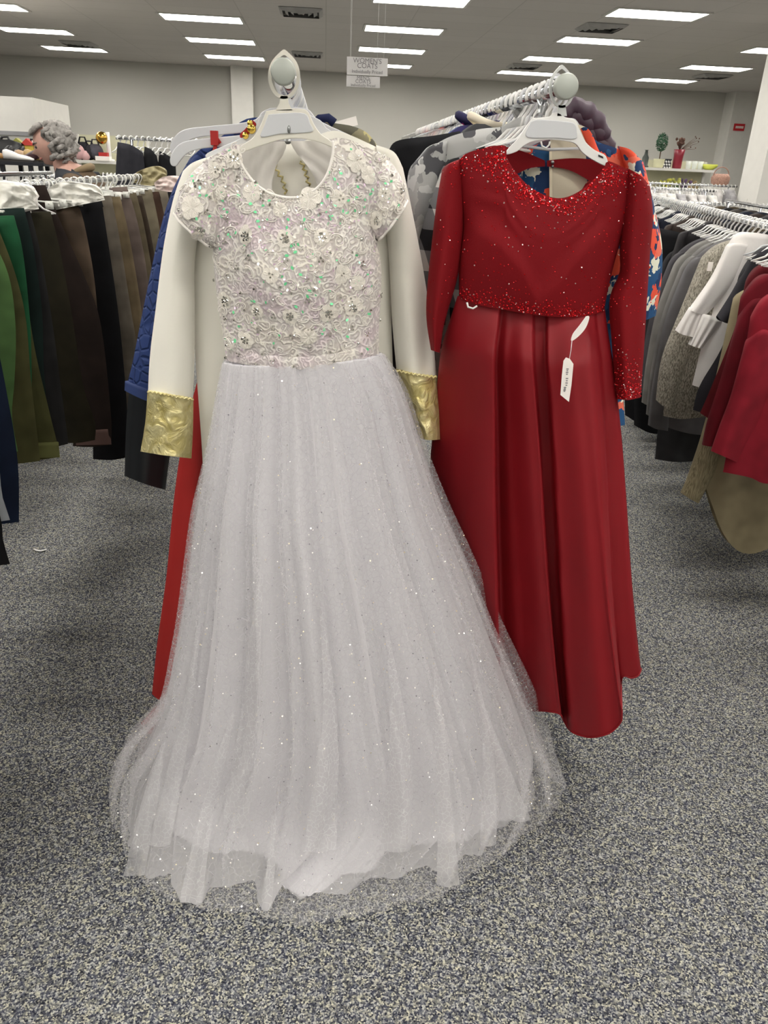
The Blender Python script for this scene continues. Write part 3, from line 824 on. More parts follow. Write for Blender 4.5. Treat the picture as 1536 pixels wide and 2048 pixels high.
hem = hem_ring([(1030, 1560), (1018, 1640), (985, 1652), (930, 1682), (880, 1688), (800, 1692), (778, 1705), (755, 1738), (715, 1746), (682, 1752), (648, 1787), (600, 1790), (566, 1776), (552, 1722), (500, 1705), (440, 1706), (400, 1700), (350, 1668), (318, 1620), (312, 1560)], .14, NS)
FOLD, FOLD2, FOLD3 = pleat(19, 34, 1.0, .8), pleat(41, 67, 2.3, .8), pleat(45, 71, 4.1, .8)
lin_o = skirt('skirt_lining', rows, hem, NS, 5, 0.034, FOLD, M_LINING, gown, 0.006)
rows2 = [ring_row((449, 723), (760, 707), .074, .06, NS), ring_row((438, 800), (796, 782), .094, .08, NS), ring_row((424, 900), (828, 885), .12, .10, NS),
         ring_row((406, 1010), (862, 1000), .155, .13, NS), ring_row((394, 1130), (908, 1120), .19, .15, NS), ring_row((372, 1270), (960, 1260), .225, .16, NS), ring_row((345, 1400), (1008, 1390), .26, .16, NS), ring_row((300, 1500), (1040, 1490), .30, .15, NS)]
hem2 = hem_ring([(1060, 1545), (1045, 1610), (1012, 1655), (985, 1662), (962, 1712), (925, 1708), (896, 1758), (850, 1730), (800, 1752), (740, 1762), (690, 1790), (640, 1782), (600, 1800), (550, 1764), (540, 1822), (522, 1820), (505, 1764), (420, 1776), (398, 1815), (358, 1806), (345, 1748), (292, 1760), (290, 1706), (250, 1686), (262, 1620), (258, 1560)], .15, NS, 0.014)
tl2 = skirt('tulle_layer', rows2, hem2, NS, 5, 0.036, lambda a, t: FOLD(a, t) + .45 * FOLD2(a, t), M_TULLE2, gown, 0.010)
rows3 = [ring_row((447, 724), (762, 708), .078, .065, NS), ring_row((434, 800), (806, 782), .10, .085, NS), ring_row((418, 900), (838, 885), .13, .11, NS),
         ring_row((396, 1010), (880, 1000), .17, .14, NS), ring_row((385, 1130), (930, 1120), .21, .16, NS), ring_row((370, 1270), (985, 1260), .25, .18, NS), ring_row((344, 1390), (1036, 1380), .30, .18, NS), ring_row((258, 1490), (1078, 1490), .35, .17, NS)]
hem3 = hem_ring([(1128, 1580), (1118, 1618), (1060, 1668), (1005, 1705), (960, 1745), (900, 1785), (840, 1808), (780, 1820), (700, 1838), (620, 1850), (540, 1838), (470, 1825), (390, 1820), (350, 1800), (285, 1772), (258, 1710), (232, 1660), (228, 1590)], .17, NS, 0.016)
tl3 = skirt('tulle_overlay', rows3, hem3, NS, 5, 0.034, lambda a, t: FOLD(a, t) + .75 * FOLD3(a, t), M_TULLE, gown, 0.016)
tb3 = bvh_of([tl3])
M_FOLD = tulle_mat('tulle_fold', 0.34, 0.5, 75)
for pts, w0, w1 in (([(470, 1420), (420, 1600), (382, 1806)], 8, 46), ([(556, 1560), (545, 1700), (532, 1818)], 4, 20), ([(330, 1480), (300, 1620), (268, 1752)], 10, 44), ([(868, 1330), (886, 1540), (896, 1770)], 8, 44),
                    ([(960, 1400), (1000, 1520), (1040, 1640)], 10, 40), ([(640, 1200), (660, 1450), (640, 1700)], 10, 60), ([(770, 1250), (800, 1480), (790, 1700)], 10, 60), ([(940, 1300), (975, 1500), (975, 1690)], 8, 34), ([(520, 1150), (500, 1400), (470, 1650)], 10, 50), ([(400, 1250), (370, 1450), (320, 1690)], 8, 44)):
    S = sampler([Vector(p) for p in pts]); vs = []; n1, n2 = 26, 6
    for j in range(n1 + 1):
        t = j / n1; c = S(t); wd = w0 + (w1 - w0) * t
        for i in range(n2 + 1):
            x = c.x + wd * (i / n2 - .5)
            p, nn = on(tb3, x, c.y, .004)
            q = WZ(x, c.y, .022)
            vs.append(q if p is None or p.y > q.y + .05 else p + Vector((0, -.008 * math.sin(PI * i / n2), .002)))
    obj('tulle_fold', vs, gridfaces(n2, n1), M_FOLD, tl3)
def scatter(o, count, r0, r1, rnd, mats, weights, ymax=None, lift=0.0015):
    me = o.data; off = wloc(o); P = [p.co + off for p in me.vertices]
    A = []; T = 0; polys = []
    for q in me.polygons:
        if ymax is not None and (q.center + off).y > ymax: continue
        T += q.area * (0.55 + (1.2 - min(1.2, (q.center + off).z)) * .6); A.append(T); polys.append(q)
    import bisect
    mb = MB()
    for k in range(count):
        q = polys[min(len(polys) - 1, bisect.bisect(A, rnd.random() * T))]; vs = [P[i] for i in q.vertices]
        s, t = rnd.random(), rnd.random(); p = vs[0].lerp(vs[1], s).lerp(vs[-1].lerp(vs[2], s), t)
        n = q.normal.copy()
        if n.dot(p - CAM) > 0: n = -n
        M3 = frame_of(n + Vector((rnd.gauss(0, .5), rnd.gauss(0, .5), rnd.gauss(.2, .5))), rnd.uniform(0, 6)); r = rnd.uniform(r0, r1)
        mb.add([p + n * lift + M3 @ Vector((r * math.cos(c * PI / 3), r * math.sin(c * PI / 3), 0)) for c in range(6)], [tuple(range(6))], rnd.choices(range(len(mats)), weights)[0])
    return mb, mats
mb, ms = scatter(tl3, 2600, .0009, .0020, random.Random(3), [M_SEQ_W, plain('sequin_champagne', (250, 238, 206), .28, .8), plain('sequin_grey', (128, 126, 130), .4, .5)], (4, 2, 4), YD + .02)  # grey sequins mixed at random among white and champagne ones
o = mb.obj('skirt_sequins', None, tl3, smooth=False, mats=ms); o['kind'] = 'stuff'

# ================================================================== RED TWO-PIECE
YR = 1.66
top_t = thing('cropped_blouse', 'red long-sleeved crop top studded with red rhinestones', 'top', W(1090, 620, YR))
rneck = [(1013, 312), (1030, 342), (1058, 372), (1092, 391), (1124, 396), (1156, 384), (1186, 360), (1208, 336)]
tf = [(912, 326), (935, 306), (975, 295), (1011, 291)] + rneck + [(1216, 322), (1252, 338), (1278, 358)]
bf = [(919, 598), (955, 610), (1010, 620), (1070, 630), (1120, 634), (1165, 633), (1208, 624)]
lf = [(918, 380), (926, 450), (919, 520)]; rt = [(1262, 420), (1236, 500), (1218, 570)]
VP_ = [(900, 415), (945, 422), (1000, 455), (1045, 505), (1078, 572), (1112, 540), (1150, 492), (1200, 440), (1240, 425), (1300, 420)]
def VL(x):
    for k in range(len(VP_) - 1):
        if x <= VP_[k + 1][0]: a, b = VP_[k], VP_[k + 1]; return a[1] + (b[1] - a[1]) * max(0, (x - a[0]) / (b[0] - a[0]))
    return 420
RG = coons(tf, bf, lf, rt, 60, 46)
def rbust(u, v):
    b = -0.075 * prof(u, 0.5) * (0.5 + 0.5 * math.sin(PI * min(1, 0.1 + v * 0.8)))
    px, py = RG[min(46, int(v * 46 + .5))][min(60, int(u * 60 + .5))]
    V = VL(px); q = max(0, min(1, (py - V + 20) / 62)); q = q * q * (3 - 2 * q)
    b -= 0.016 * q * min(1, 7 * u, 7 * (1 - u)) * (1 - .75 * max(0, min(1, (py - V - 40) / 120)))
    for k, (a0, b0, a1, b1) in enumerate(((.05, .28, .42, .45), (.12, .2, .5, .36), (.95, .25, .6, .42), (.9, .15, .55, .35))):   # drape lines
        tt = max(0, min(1, ((u - a0) * (a1 - a0) + (v - b0) * (b1 - b0)) / ((a1 - a0) ** 2 + (b1 - b0) ** 2)))
        dd = (u - a0 - tt * (a1 - a0)) ** 2 + (v - b0 - tt * (b1 - b0)) ** 2
        b -= 0.004 * math.exp(-dd / 0.0016) * math.sin(PI * (0.1 + .8 * tt))
    return b
g = coons(tf, bf, lf, rt, 60, 46); v, f = sheet(g, YR, rbust)
rbod = obj('top_front', v, f, M_REDTOP, top_t)
# back: collar band with the keyhole below the clasp, and the lower back
mb = MB()
for band_t, band_b in (([(912, 326), (975, 295), (1011, 291), (1060, 303), (1103, 321)], [(917, 380), (980, 372), (1036, 352), (1070, 337), (1103, 333)]),
                       ([(1107, 321), (1160, 316), (1214, 322), (1252, 338), (1278, 358)], [(1107, 333), (1150, 340), (1190, 362), (1225, 390), (1264, 415)])):
    gg = coons(band_t, band_b, [], [], 20, 6)
    vv = []
    for row in gg:
        for q in row:
            p = W(q.x, q.y, YR); u = max(0, min(1, (q.x - 912) / (1278 - 912))); p.y = YR + 0.05 * prof(u, 0.7); vv.append(p)
    mb.add(vv, gridfaces(20, 6))
gg = coons([(917, 380), (980, 372), (1036, 352), (1060, 400), (1108, 425), (1160, 405), (1190, 362), (1225, 390), (1264, 415)], bf, [(926, 450), (919, 520)], [(1236, 500), (1218, 570)], 30, 16)
vv = []
for row in gg:
    for q in row:
        p = W(q.x, q.y, YR); u = max(0, min(1, (q.x - 912) / (1278 - 912))); p.y = YR + 0.05 * prof(u, 0.7); vv.append(p)
mb.add(vv, gridfaces(30, 16))
mb.obj('top_back', M_REDTOP, top_t)
mb = MB(); mb.ball(W(1105, 325, YR + .048), 0.004, 8, 6); mb.ball(W(1105, 333, YR + .048), 0.003, 8, 6); mb.obj('clasp', M_STEEL, top_t)
rs1 = shell('sleeve', [(884, 342), (898, 330), (922, 318)], [(862, 700), (880, 706)], [(874, 400), (863, 490), (854, 580), (853, 640)], [(930, 400), (926, 490), (914, 560), (896, 620), (886, 660)], YR + .005, .040, .035, M_REDTOP, top_t, vfold(.006, 1.5, .4), 18, 30)
rs2 = shell('sleeve', [(1254, 336), (1280, 350), (1300, 372)], [(1232, 798), (1256, 800), (1281, 795)], [(1246, 420), (1240, 500), (1240, 545), (1219, 600), (1224, 690), (1228, 750)], [(1306, 430), (1300, 510), (1294, 600), (1288, 700)], YR - .004, .042, .035, M_REDTOP, top_t, vfold(.007, 1.6, 1.3), 20, 36)
# rhinestones
rb = bvh_of([rbod, rs1, rs2])
mb = MB()
poly_body = tf + bf[::-1]
def stone(px, py, r):
    p, nn = on(rb, px, py, 0.0004)
    if p is None: return
    gem(mb, p, r, frame_of(nn + Vector((R_.gauss(0, .25), R_.gauss(0, .25), R_.gauss(0, .25))), R_.uniform(0, 6)), 1 if R_.random() < 0.13 else 0)
ns = sampler([Vector((q[0], q[1])) for q in [(1000, 292)] + rneck + [(1222, 326)]])
for k in range(600):                                            # neck border
    t = R_.random(); q = ns(t); d = abs(R_.gauss(0, 1)) * (17 if 0.25 < t < 0.8 else 24)
    q2 = ns(min(1, t + .01)); tx = (q2 - q); nx, ny = (-tx.y, tx.x)
    L = math.hypot(nx, ny) or 1; nx, ny = nx / L, ny / L
    stone(q.x + nx * (d + 2), q.y + ny * (d + 2), R_.uniform(.0012, .0024))
for k in range(210): stone(R_.uniform(885, 1010), R_.gauss(318, 18), R_.uniform(.0010, .002))
for k in range(160): stone(R_.uniform(1205, 1296), R_.gauss(350, 16), R_.uniform(.0010, .002))
hs = sampler([Vector((q[0], q[1])) for q in bf])
for k in range(430):
    q = hs(R_.random()); stone(q.x, q.y - abs(R_.gauss(0, 14)) - 2, R_.uniform(.0010, .0021))
for k in range(230): stone(R_.uniform(925, 1215), R_.uniform(400, 590), R_.uniform(.0010, .0019))
for k in range(150): stone(R_.uniform(1215, 1300), R_.uniform(380, 790), R_.uniform(.0010, .0019))
for k in range(60): stone(R_.uniform(855, 920), R_.uniform(350, 650), R_.uniform(.0010, .0018))
for k in range(260): stone(R_.uniform(1228, 1284), 798 - abs(R_.gauss(0, 40)), R_.uniform(.0010, .0020))
o = mb.obj('rhinestones', None, top_t, smooth=False, mats=[M_RHINE, M_RHINE2]); o['kind'] = 'stuff'

# skirt with deep pleats
sk_t = thing('satin_skirt', 'long pleated red satin skirt hung below the red crop top', 'skirt', W(1080, 1440, YR))
def redskirt():
    top = [(915, 592), (1000, 606), (1100, 618), (1210, 618)]
    bot = [(838, 1400), (900, 1408), (960, 1412), (1000, 1416), (1050, 1421), (1090, 1423), (1118, 1428), (1127, 1442), (1140, 1462), (1165, 1473), (1190, 1475), (1220, 1466), (1240, 1446), (1243, 1430), (1243, 1358), (1262, 1357), (1276, 1352), (1282, 1338)]
    left = [(900, 640), (882, 700), (872, 800), (858, 950), (846, 1150), (840, 1300)]
    right = [(1214, 650), (1228, 740), (1243, 870), (1253, 1000), (1263, 1150), (1274, 1270)]
    nu, nv = 110, 60
    g = coons(top, bot, left, right, nu, nv, True)
    # pleat positions as fractions across, top -> bottom, with depth (m); a step pleat has one sharp side
    pl = [(.00, .00, .0), (.14, .10, -.02), (.295, .295, -.055), (.305, .30, .055), (.36, .37, .03), (.47, .48, -.015), (.515, .50, -.02), (.525, .51, .06), (.60, .55, .062), (.615, .565, .0), (.76, .70, -.05), (.86, .80, -.065), (.925, .875, -.04), (.94, .885, .035), (.97, .94, .03), (1.0, 1.0, 0.0)]
    def dep(u, v):
        for k in range(len(pl) - 1):
            a = pl[k][0] * (1 - v) + pl[k][1] * v; b = pl[k + 1][0] * (1 - v) + pl[k + 1][1] * v
            if u <= b or k == len(pl) - 2:
                t = max(0, min(1, (u - a) / max(1e-5, b - a))); t = t * t * (3 - 2 * t)
                d = pl[k][2] * (1 - t) + pl[k + 1][2] * t; break
        amp = 0.55 + 0.75 * v
        base = -(0.075 + 0.05 * v) * prof(u, 0.6)
        wr = 0.008 * mnoise.noise(Vector((u * 9, v * 5, 1.3))) * v
        return (base + d * amp * min(1, 6 * u, 8 * (1 - u))) * (.30 + .70 * min(1, v / .13)) + wr + 0.34 * v * (1 - u) ** 2
    v, f = sheet(g, YR, dep)
    mb = MB(); mb.add(v, f)
    gb = coons(top, [(838, 1400), (950, 1405), (1100, 1398), (1282, 1338)], left, right, 40, 30)
    bv = []
    for j, row in enumerate(gb):
        for i, q in enumerate(row):
            p = W(q.x, q.y, YR); u, vv = i / 40, j / 30; p = W(q.x, q.y, YR + 0.34 * vv * (1 - u) ** 2); p.y += (0.07 + .05 * vv) * prof(u, .6) + .02 * vv * math.sin(22 * u) * prof(u); bv.append(p)
    mb.add(bv, [q[::-1] for q in gridfaces(40, 30)])
    o = mb.obj('skirt_body', M_REDSAT, sk_t)
    hm = [v[nv * (nu + 1) + i] + Vector((0, -.001, .002)) for i in range(nu + 1)]
    MB().tube(hm, 0.0025, 5).obj('hem_roll', M_REDSAT, sk_t)
    return o
redskirt()
mb = MB(); mb.tube([W(934, 605, 1.565), W(936, 614, 1.562), W(946, 617, 1.56), W(954, 612, 1.562)], 0.002, 6); mb.obj('hanger_loop', M_PLAST, sk_t)
# paper tag
tg = thing('price_tag', 'white paper price tag on a white ribbon loop hanging from the red skirt', 'tag', W(1131, 804, 1.53))
plate(tg, 'ribbon', [(1172, 633), (1179, 634), (1172, 655), (1158, 672), (1143, 682), (1146, 668), (1160, 650)], 1.53, 0.002, M_TAG, .0004)
MB().tube([W(1144, 680, 1.531), W(1142, 700, 1.531), W(1138, 722, 1.529)], 0.0008, 5).obj('string', M_PLAST, tg)
plate(tg, 'card', [(1132, 715), (1140, 718), (1147, 728), (1143, 770), (1138, 804), (1121, 790), (1124, 750), (1127, 722)], 1.527, 0.0015, M_TAG, .0003, False)
for k, (px, py, ln) in enumerate(((1135, 738, 14), (1134, 757, 18), (1130, 775, 10))):
    mb = MB()
    for j in range(4):
        y = py + j * ln / 4; mb.box(W(px - j * .4, y, 1.5265), (.0035 if j % 2 else .005, .0006, .0022))
    mb.obj('printed_text', M_INK, tg, smooth=False)
#--END-DRESSES

# ================================================================== OTHER GARMENTS ON THE CENTRE RACK
# ---- generic pieces
def hanger_mesh(wd=0.21, drop=0.075, mat=None, r=0.0035, hook_r=0.020):
    """tubular hanger, origin at the centre of the rail it hooks over, arms along x"""
    mb = MB()
    pts = [Vector((hook_r * math.cos(a), 0, hook_r * math.sin(a))) for a in [PI * 1.15 - 0.1 * PI * i for i in range(13)]] + [Vector((0.014, 0, -0.018)), Vector((0.003, 0, -0.036)), Vector((0, 0, -0.06))]
    mb.tube(pts, r * 1.5, 6, flat=.6, ref=(1, 0, .3))
    mb.tube([(-wd, 0, -0.06 - drop), (-wd * .55, 0, -0.06 - drop * .62), (-0.03, 0, -0.064), (0, 0, -0.058), (0.03, 0, -0.064), (wd * .55, 0, -0.06 - drop * .62), (wd, 0, -0.06 - drop)], [r * .9, r * 1.2, r * 1.5, r * 1.6, r * 1.5, r * 1.2, r * .9], 6, flat=0.8)
    mb.tube([(-wd * .93, 0, -0.06 - drop * .99), (0, 0, -0.066 - drop), (wd * .93, 0, -0.06 - drop * .99)], r * .8, 6)
    o = mb.obj('tmp', mat or M_PLAST); d = o.data; bpy.data.objects.remove(o); d.name = 'clothes_hanger'; return d
HG = hanger_mesh(0.10, 0.045, r=0.0042); HGG = hanger_mesh(0.09, 0.04, mat=M_PLAST2, r=0.0038)
def clip_hanger_mesh():
    mb = MB()
    pts = [Vector((0.018 * math.cos(a), 0, 0.018 * math.sin(a))) for a in [PI * 1.15 - 0.1 * PI * i for i in range(13)]] + [Vector((0.012, 0, -0.018)), Vector((0.002, 0, -0.032)), Vector((0, 0, -0.05))]
    mb.tube(pts, .003, 6)
    mb.tube([(-.15, 0, -.056), (-.05, 0, -.052), (0, 0, -.048), (.05, 0, -.052), (.15, 0, -.056)], .0055, 6, flat=.6)
    for x in (-.115, .115):
        mb.box((x, 0, -.066), (.028, .016, .03)); mb.tube([(x, -.011, -.060), (x, .011, -.060)], .004, 8)
    o = mb.obj('tmp', plain('frosted_plastic', (222, 222, 215), .35, var=.03)); d = o.data; bpy.data.objects.remove(o); d.name = 'clip_hanger'; return d
CLIPH = clip_hanger_mesh()
def put_hanger(me, loc, rotz, label, group, name='clothes_hanger', tilt=0.0):
    o = bpy.data.objects.new(name, me); COL.objects.link(o); o.location = loc; o.rotation_euler = (0, tilt, rotz)
    return tag(o, label, 'hanger', group)
def coat(name, label, cat, loc, mat, half=0.21, length=0.75, sleeve=0.55, thick=0.05, rotz=0.0, seed=0, collar=True, group=None, drop=0.10, hip=None, lining=None, collar_mat=None, sw=0.075):
    """garment on a hanger; loc = rail centre above it, body hangs below; built in metres"""
    t = thing(name, label, cat, loc, group, rotz)
    zt = -0.045; hip = hip or half * 1.05
    mp = LOC(0, 0)
    top = [(-half * .98, zt - drop), (-half * .55, zt - drop * .45), (-0.06, zt), (0, zt - .012), (0.06, zt), (half * .55, zt - drop * .45), (half * .98, zt - drop)]
    bot = [(-hip, zt - length), (0, zt - length - .012), (hip, zt - length)]
    lf = [(-half * .88, zt - drop - .14), (-half * .9, zt - length * .6)]; rt = [(half * .88, zt - drop - .14), (half * .9, zt - length * .6)]
    shell('body', top, bot, lf, rt, 0.0, thick, thick, mat, t, vfold(.012, 2.5 + seed % 3 * .5, seed, .3, seed), 22, 22, mp, local=True)
    if sleeve:
        for s in (-1, 1):
            st = [(s * half * .80, zt - drop * .75), (s * half * 1.0, zt - drop * .98), (s * half * 1.06, zt - drop * 1.35)]
            sb_ = [(s * (half * .80 + .01), zt - drop - sleeve), (s * (half * .80 + sw + .02), zt - drop - sleeve + .015)]
            li = [(s * half * .84, zt - drop - sleeve * .3), (s * half * .82, zt - drop - sleeve * .65)]; ri = [(s * half * 1.17, zt - drop - sleeve * .3), (s * (half * .82 + sw + .03), zt - drop - sleeve * .7)]
            if s < 0: st, sb_, li, ri = [p for p in st[::-1]], sb_[::-1], ri, li
            shell('sleeve', st, sb_, li, ri, -0.006 * s, thick * .8, thick * .7, mat, t, vfold(.006, 1.5, seed + s, .5, seed), 12, 18, mp, local=True)
    if collar:
        mb = MB(); N = 18
        pts = [Vector((0.075 * math.cos(a), -.045 * math.sin(a), zt + .012 + .012 * math.cos(2 * a))) for a in [2 * PI * i / N for i in range(N)]]
        mb.tube(pts, .009, 6, closed=True, flat=1.2); mb.obj('collar', collar_mat or mat, t, local=True)
    return t

# ---- white robe with gold cuffs
YB = 1.775
robe = thing('robe', 'white long-sleeved robe with gold foil cuffs behind the white gown', 'robe', W(560, 1100, YB))
shell('body', [(395, 322), (440, 306), (490, 290), (540, 286), (600, 284), (660, 262), (700, 270), (790, 312)], [(428, 1250), (600, 1262), (790, 1240)], [(384, 420), (386, 540), (390, 700), (404, 900), (414, 1100)], [(792, 420), (782, 560), (786, 750), (790, 1000)], YB, .03, .05, M_ROBE, robe, vfold(.010, 3, .4, .4, 2), 40, 40)
shell('sleeve', [(366, 342), (384, 326), (412, 315)], [(296, 783), (340, 790), (386, 797)], [(346, 400), (326, 500), (311, 620), (300, 710)], [(408, 400), (390, 520), (390, 620), (389, 720)], YB - .02, .045, .04, M_ROBE, robe, vfold(.006, 1.3, .6, .5, 1), 22, 40)
shell('sleeve', [(752, 290), (788, 304), (806, 336)], [(793, 742), (830, 748), (873, 752)], [(768, 420), (778, 520), (784, 640)], [(830, 450), (850, 560), (866, 680)], YB - .02, .045, .04, M_ROBE, robe, vfold(.006, 1.3, 1.6, .5, 4), 22, 40)
crink = lambda sd: (lambda u, v: .006 * mnoise.noise(Vector((u * 4 + sd, v * 5, sd))) + .003 * mnoise.noise(Vector((u * 12, v * 9, sd))))
c1 = shell('cuff', [(295, 781), (340, 789), (387, 797)], [(281, 903), (330, 911), (383, 917)], [(291, 840)], [(386, 860)], YB - .022, .052, .045, M_GOLD, robe, crink(1), 24, 22)
c2 = shell('cuff', [(791, 738), (830, 747), (875, 753)], [(832, 874), (856, 880), (881, 879)], [(812, 800)], [(880, 815)], YB - .022, .052, .045, M_GOLD, robe, crink(5), 24, 22)
def ricrac(pts, y, parent, step=9, amp=3.2, r=.0022, name='braid_trim'):
    S = sampler([Vector(p) for p in pts]); L = sum(math.dist(pts[i], pts[i + 1]) for i in range(len(pts) - 1)); n = int(L / step * 4)
    out = []
    for k in range(n + 1):
        q = S(k / n); q2 = S(min(1, k / n + .01)); q0 = S(max(0, k / n - .01)); tx = q2 - q0; ln = tx.length or 1
        o_ = amp * math.sin(k * PI / 2); out.append(W(q.x - tx.y / ln * o_, q.y + tx.x / ln * o_, y))
    MB().tube(out, r, 6).obj(name, M_GOLD, parent)
ricrac([(295, 783), (340, 791), (387, 799)], YB - .075, c1, 8, 2); ricrac([(793, 741), (830, 749), (873, 754)], YB - .075, c2, 8, 2)
ricrac([(546, 322), (556, 345), (566, 362), (572, 388)], YB - .034, robe, 13, 3.5); ricrac([(602, 322), (611, 345), (618, 372)], YB - .034, robe, 13, 3.5)
h = thing('clothes_hanger', 'off-white plastic hanger holding the white robe, just behind the gown hanger', 'hanger', W(560, 240, YB))
hook_mesh(h, 574, 158, 25, 40, 1.1, YB, 5, 12, 228, M_PLAST2)
plate(h, 'shoulder_bar', [(520, 232), (560, 224), (600, 224), (640, 240), (662, 262), (740, 290), (735, 300), (640, 278), (560, 274), (480, 292), (420, 315), (415, 306), (470, 282), (505, 262)], YB, .007, M_PLAST2)
# ---- red gown on straps and its two grey hangers
YG = 1.87
for k, (dy, yy, lab) in enumerate(((0, YG, 'grey plastic hanger nearest the robe with red straps looped over its arm'), (-24, YG + .06, 'upper grey plastic hanger behind with curled-down arm tip'))):
    h = thing('clothes_hanger', lab, 'hanger', W(520, 270 + dy * .4, yy))
    hook_mesh(h, 578, 172 - k * 4, 24, 36, 1.05, yy, 5, 12, 236 + dy * .3, M_PLAST2)
    d = dy + 4
    plate(h, 'shoulder_bar', [(540, 236 + d), (610, 236 + d), (640, 262 + d), (720, 300 + d), (715, 312 + d), (640, 292 + d), (560, 278 + d), (500, 284 + d), (440, 290 + d), (400, 294 + d), (374, 303 + d), (360, 318 + d), (352, 328 + d), (342, 326 + d), (340, 312 + d), (350, 292 + d), (372, 278 + d), (420, 272 + d), (480, 266 + d), (512, 258 + d), (524, 244 + d)], yy, .007, M_PLAST2, .002)
rg = thing('evening_gown', 'long bright red chiffon gown on straps behind the white robe', 'dress', W(480, 1400, YG + .03))
shell('gown_body', [(452, 330), (560, 345), (690, 330)], [(304, 1388), (318, 1400), (345, 1412), (420, 1430), (560, 1440), (700, 1430), (800, 1400)], [(450, 450), (425, 640), (372, 850), (350, 980), (333, 1150), (314, 1290)], [(700, 500), (715, 640), (740, 900), (780, 1200)], YG + .03, lambda v: .03 + .06 * v, .08, M_REDGOWN, rg, vfold(.03, 6, .3, .1, 3, .3), 70, 40)
sh = shell('gown_train', [(296, 1432), (330, 1420), (420, 1425)], [(282, 1446), (300, 1470), (340, 1500), (420, 1520)], [], [], YG - .03, .02, .05, M_REDGOWN, rg, vfold(.008, 3, 1, .5), 20, 8)
for pts in ([(428, 262), (432, 275), (440, 287)], [(432, 287), (428, 305), (430, 330)]):
    mb = MB(); mb.tube([W(p[0], p[1], YG - .008) for p in pts], .0045, 6, flat=.4, ref=(0, 1, 0)); mb.obj('strap', M_REDGOWN, rg)
mb = MB(); mb.box(W(429, 276, YG - .006), (.016, .012, .028)); mb.obj('strap_slider', M_REDGOWN, rg, smooth=False)
# beaded red bodice piece and gold bells beside the neck
jb = thing('ornamental_sash', 'red sash with gold round ornaments lying beside the gown hanger neck', 'ornament', W(495, 280, 1.80))
plate(jb, 'sash', [(505, 240), (512, 248), (506, 262), (494, 272), (482, 276), (480, 268), (490, 258), (500, 246)], 1.775, .008, M_REDGOWN, .001)
for px, py, r in ((503, 258, .0095), (491, 271, .007), (500, 246, .006)):
    MB().ball(W(px, py, 1.77), r, 12, 8).obj('gold_bead', plain('polished_gold', (212, 180, 90), .18, 1.0), jb)
# ---- blue quilted jacket
YQ = 2.0
M_QB = quilt_mat('blue_quilt', (40, 58, 106))
bj = thing('quilted_jacket', 'blue quilted jacket with pebble-patterned sleeves behind the white robe', 'jacket', W(500, 820, YQ))
shell('body', [(400, 300), (450, 268), (492, 238), (540, 236), (600, 240), (655, 262), (700, 300)], [(420, 800), (550, 812), (700, 800)], [(405, 420), (412, 600)], [(705, 450), (700, 650)], YQ, .05, .05, M_QB, bj, None, 24, 24)
shell('sleeve', [(380, 316), (405, 296), (430, 290)], [(251, 780), (270, 790), (296, 801), (330, 806)], [(345, 380), (320, 460), (290, 600), (266, 720)], [(430, 400), (400, 550), (360, 700)], YQ - .01, .045, .04, M_QB, bj, None, 18, 36)
cu = shell('cuff', [(250, 762), (275, 772), (300, 780), (334, 786)], [(249, 781), (270, 792), (297, 803), (332, 808)], [], [], YQ - .013, .05, .042, plain('blue_cuff', (40, 58, 106), .75), bj, None, 14, 4)
# ---- black garment under it
YK = 2.09
bk = thing('black_coat', 'long black coat whose sleeve hangs below the blue quilted jacket', 'coat', W(480, 1000, YK))
shell('body', [(420, 310), (500, 262), (600, 262), (700, 310)], [(430, 960), (560, 970), (700, 960)], [(420, 500), (425, 760)], [(705, 500), (705, 760)], YK, .05, .05, M_BLACK, bk, None, 20, 24)
shell('sleeve', [(392, 330), (420, 312), (440, 310)], [(249, 952), (290, 968), (331, 980)], [(330, 450), (282, 650), (256, 800)], [(420, 500), (380, 700), (342, 900)], YK - .01, .045, .04, plain('black_satin', (24, 26, 29), .45, var=.1), bk, vfold(.006, 1.5, 1, .5), 18, 36)
# ---- camouflage jacket and dark collar farther back on the left rail
M_CAMO = patch_mat('camouflage', [(0, (60, 48, 42)), (.25, (128, 122, 98)), (.5, (86, 84, 72)), (.7, (170, 160, 112)), (.85, (40, 38, 40))], 26, .85, .05)
def flat_coat(name, label, cat, Y, mat, top, left, right, bot, th=.05):
    c = W(sum(p[0] for p in bot) / len(bot), bot[0][1], Y); t = thing(name, label, cat, (c.x, Y, c.z))
    shell('body', top, bot, left, right, Y, th, th, mat, t, vfold(.008, 3, Y * 7, .4, Y), 26, 26)
    return t
t = flat_coat('camouflage_jacket', 'tan and black camouflage jacket on the left rail behind the robe shoulder', 'jacket', 2.22, M_CAMO, [(560, 262), (600, 248), (636, 240), (668, 246), (704, 252), (732, 264), (750, 284)], [(556, 500)], [(764, 320), (770, 420), (766, 600)], [(570, 760), (660, 770), (756, 760)])
MB().tube([W(p[0], p[1], 2.18) for p in ((628, 252), (640, 240), (656, 238), (668, 248))], .014, 8).obj('collar', cloth('navy', (28, 34, 66)), t)
t = flat_coat('navy_coat', 'dark navy coat hidden just in front of the camouflage jacket', 'coat', 2.14, cloth('navy', (28, 34, 66)), [(560, 300), (600, 262), (640, 244), (660, 252), (676, 272)], [(556, 500)], [(690, 330), (700, 520)], [(570, 780), (630, 786), (700, 780)], .03)
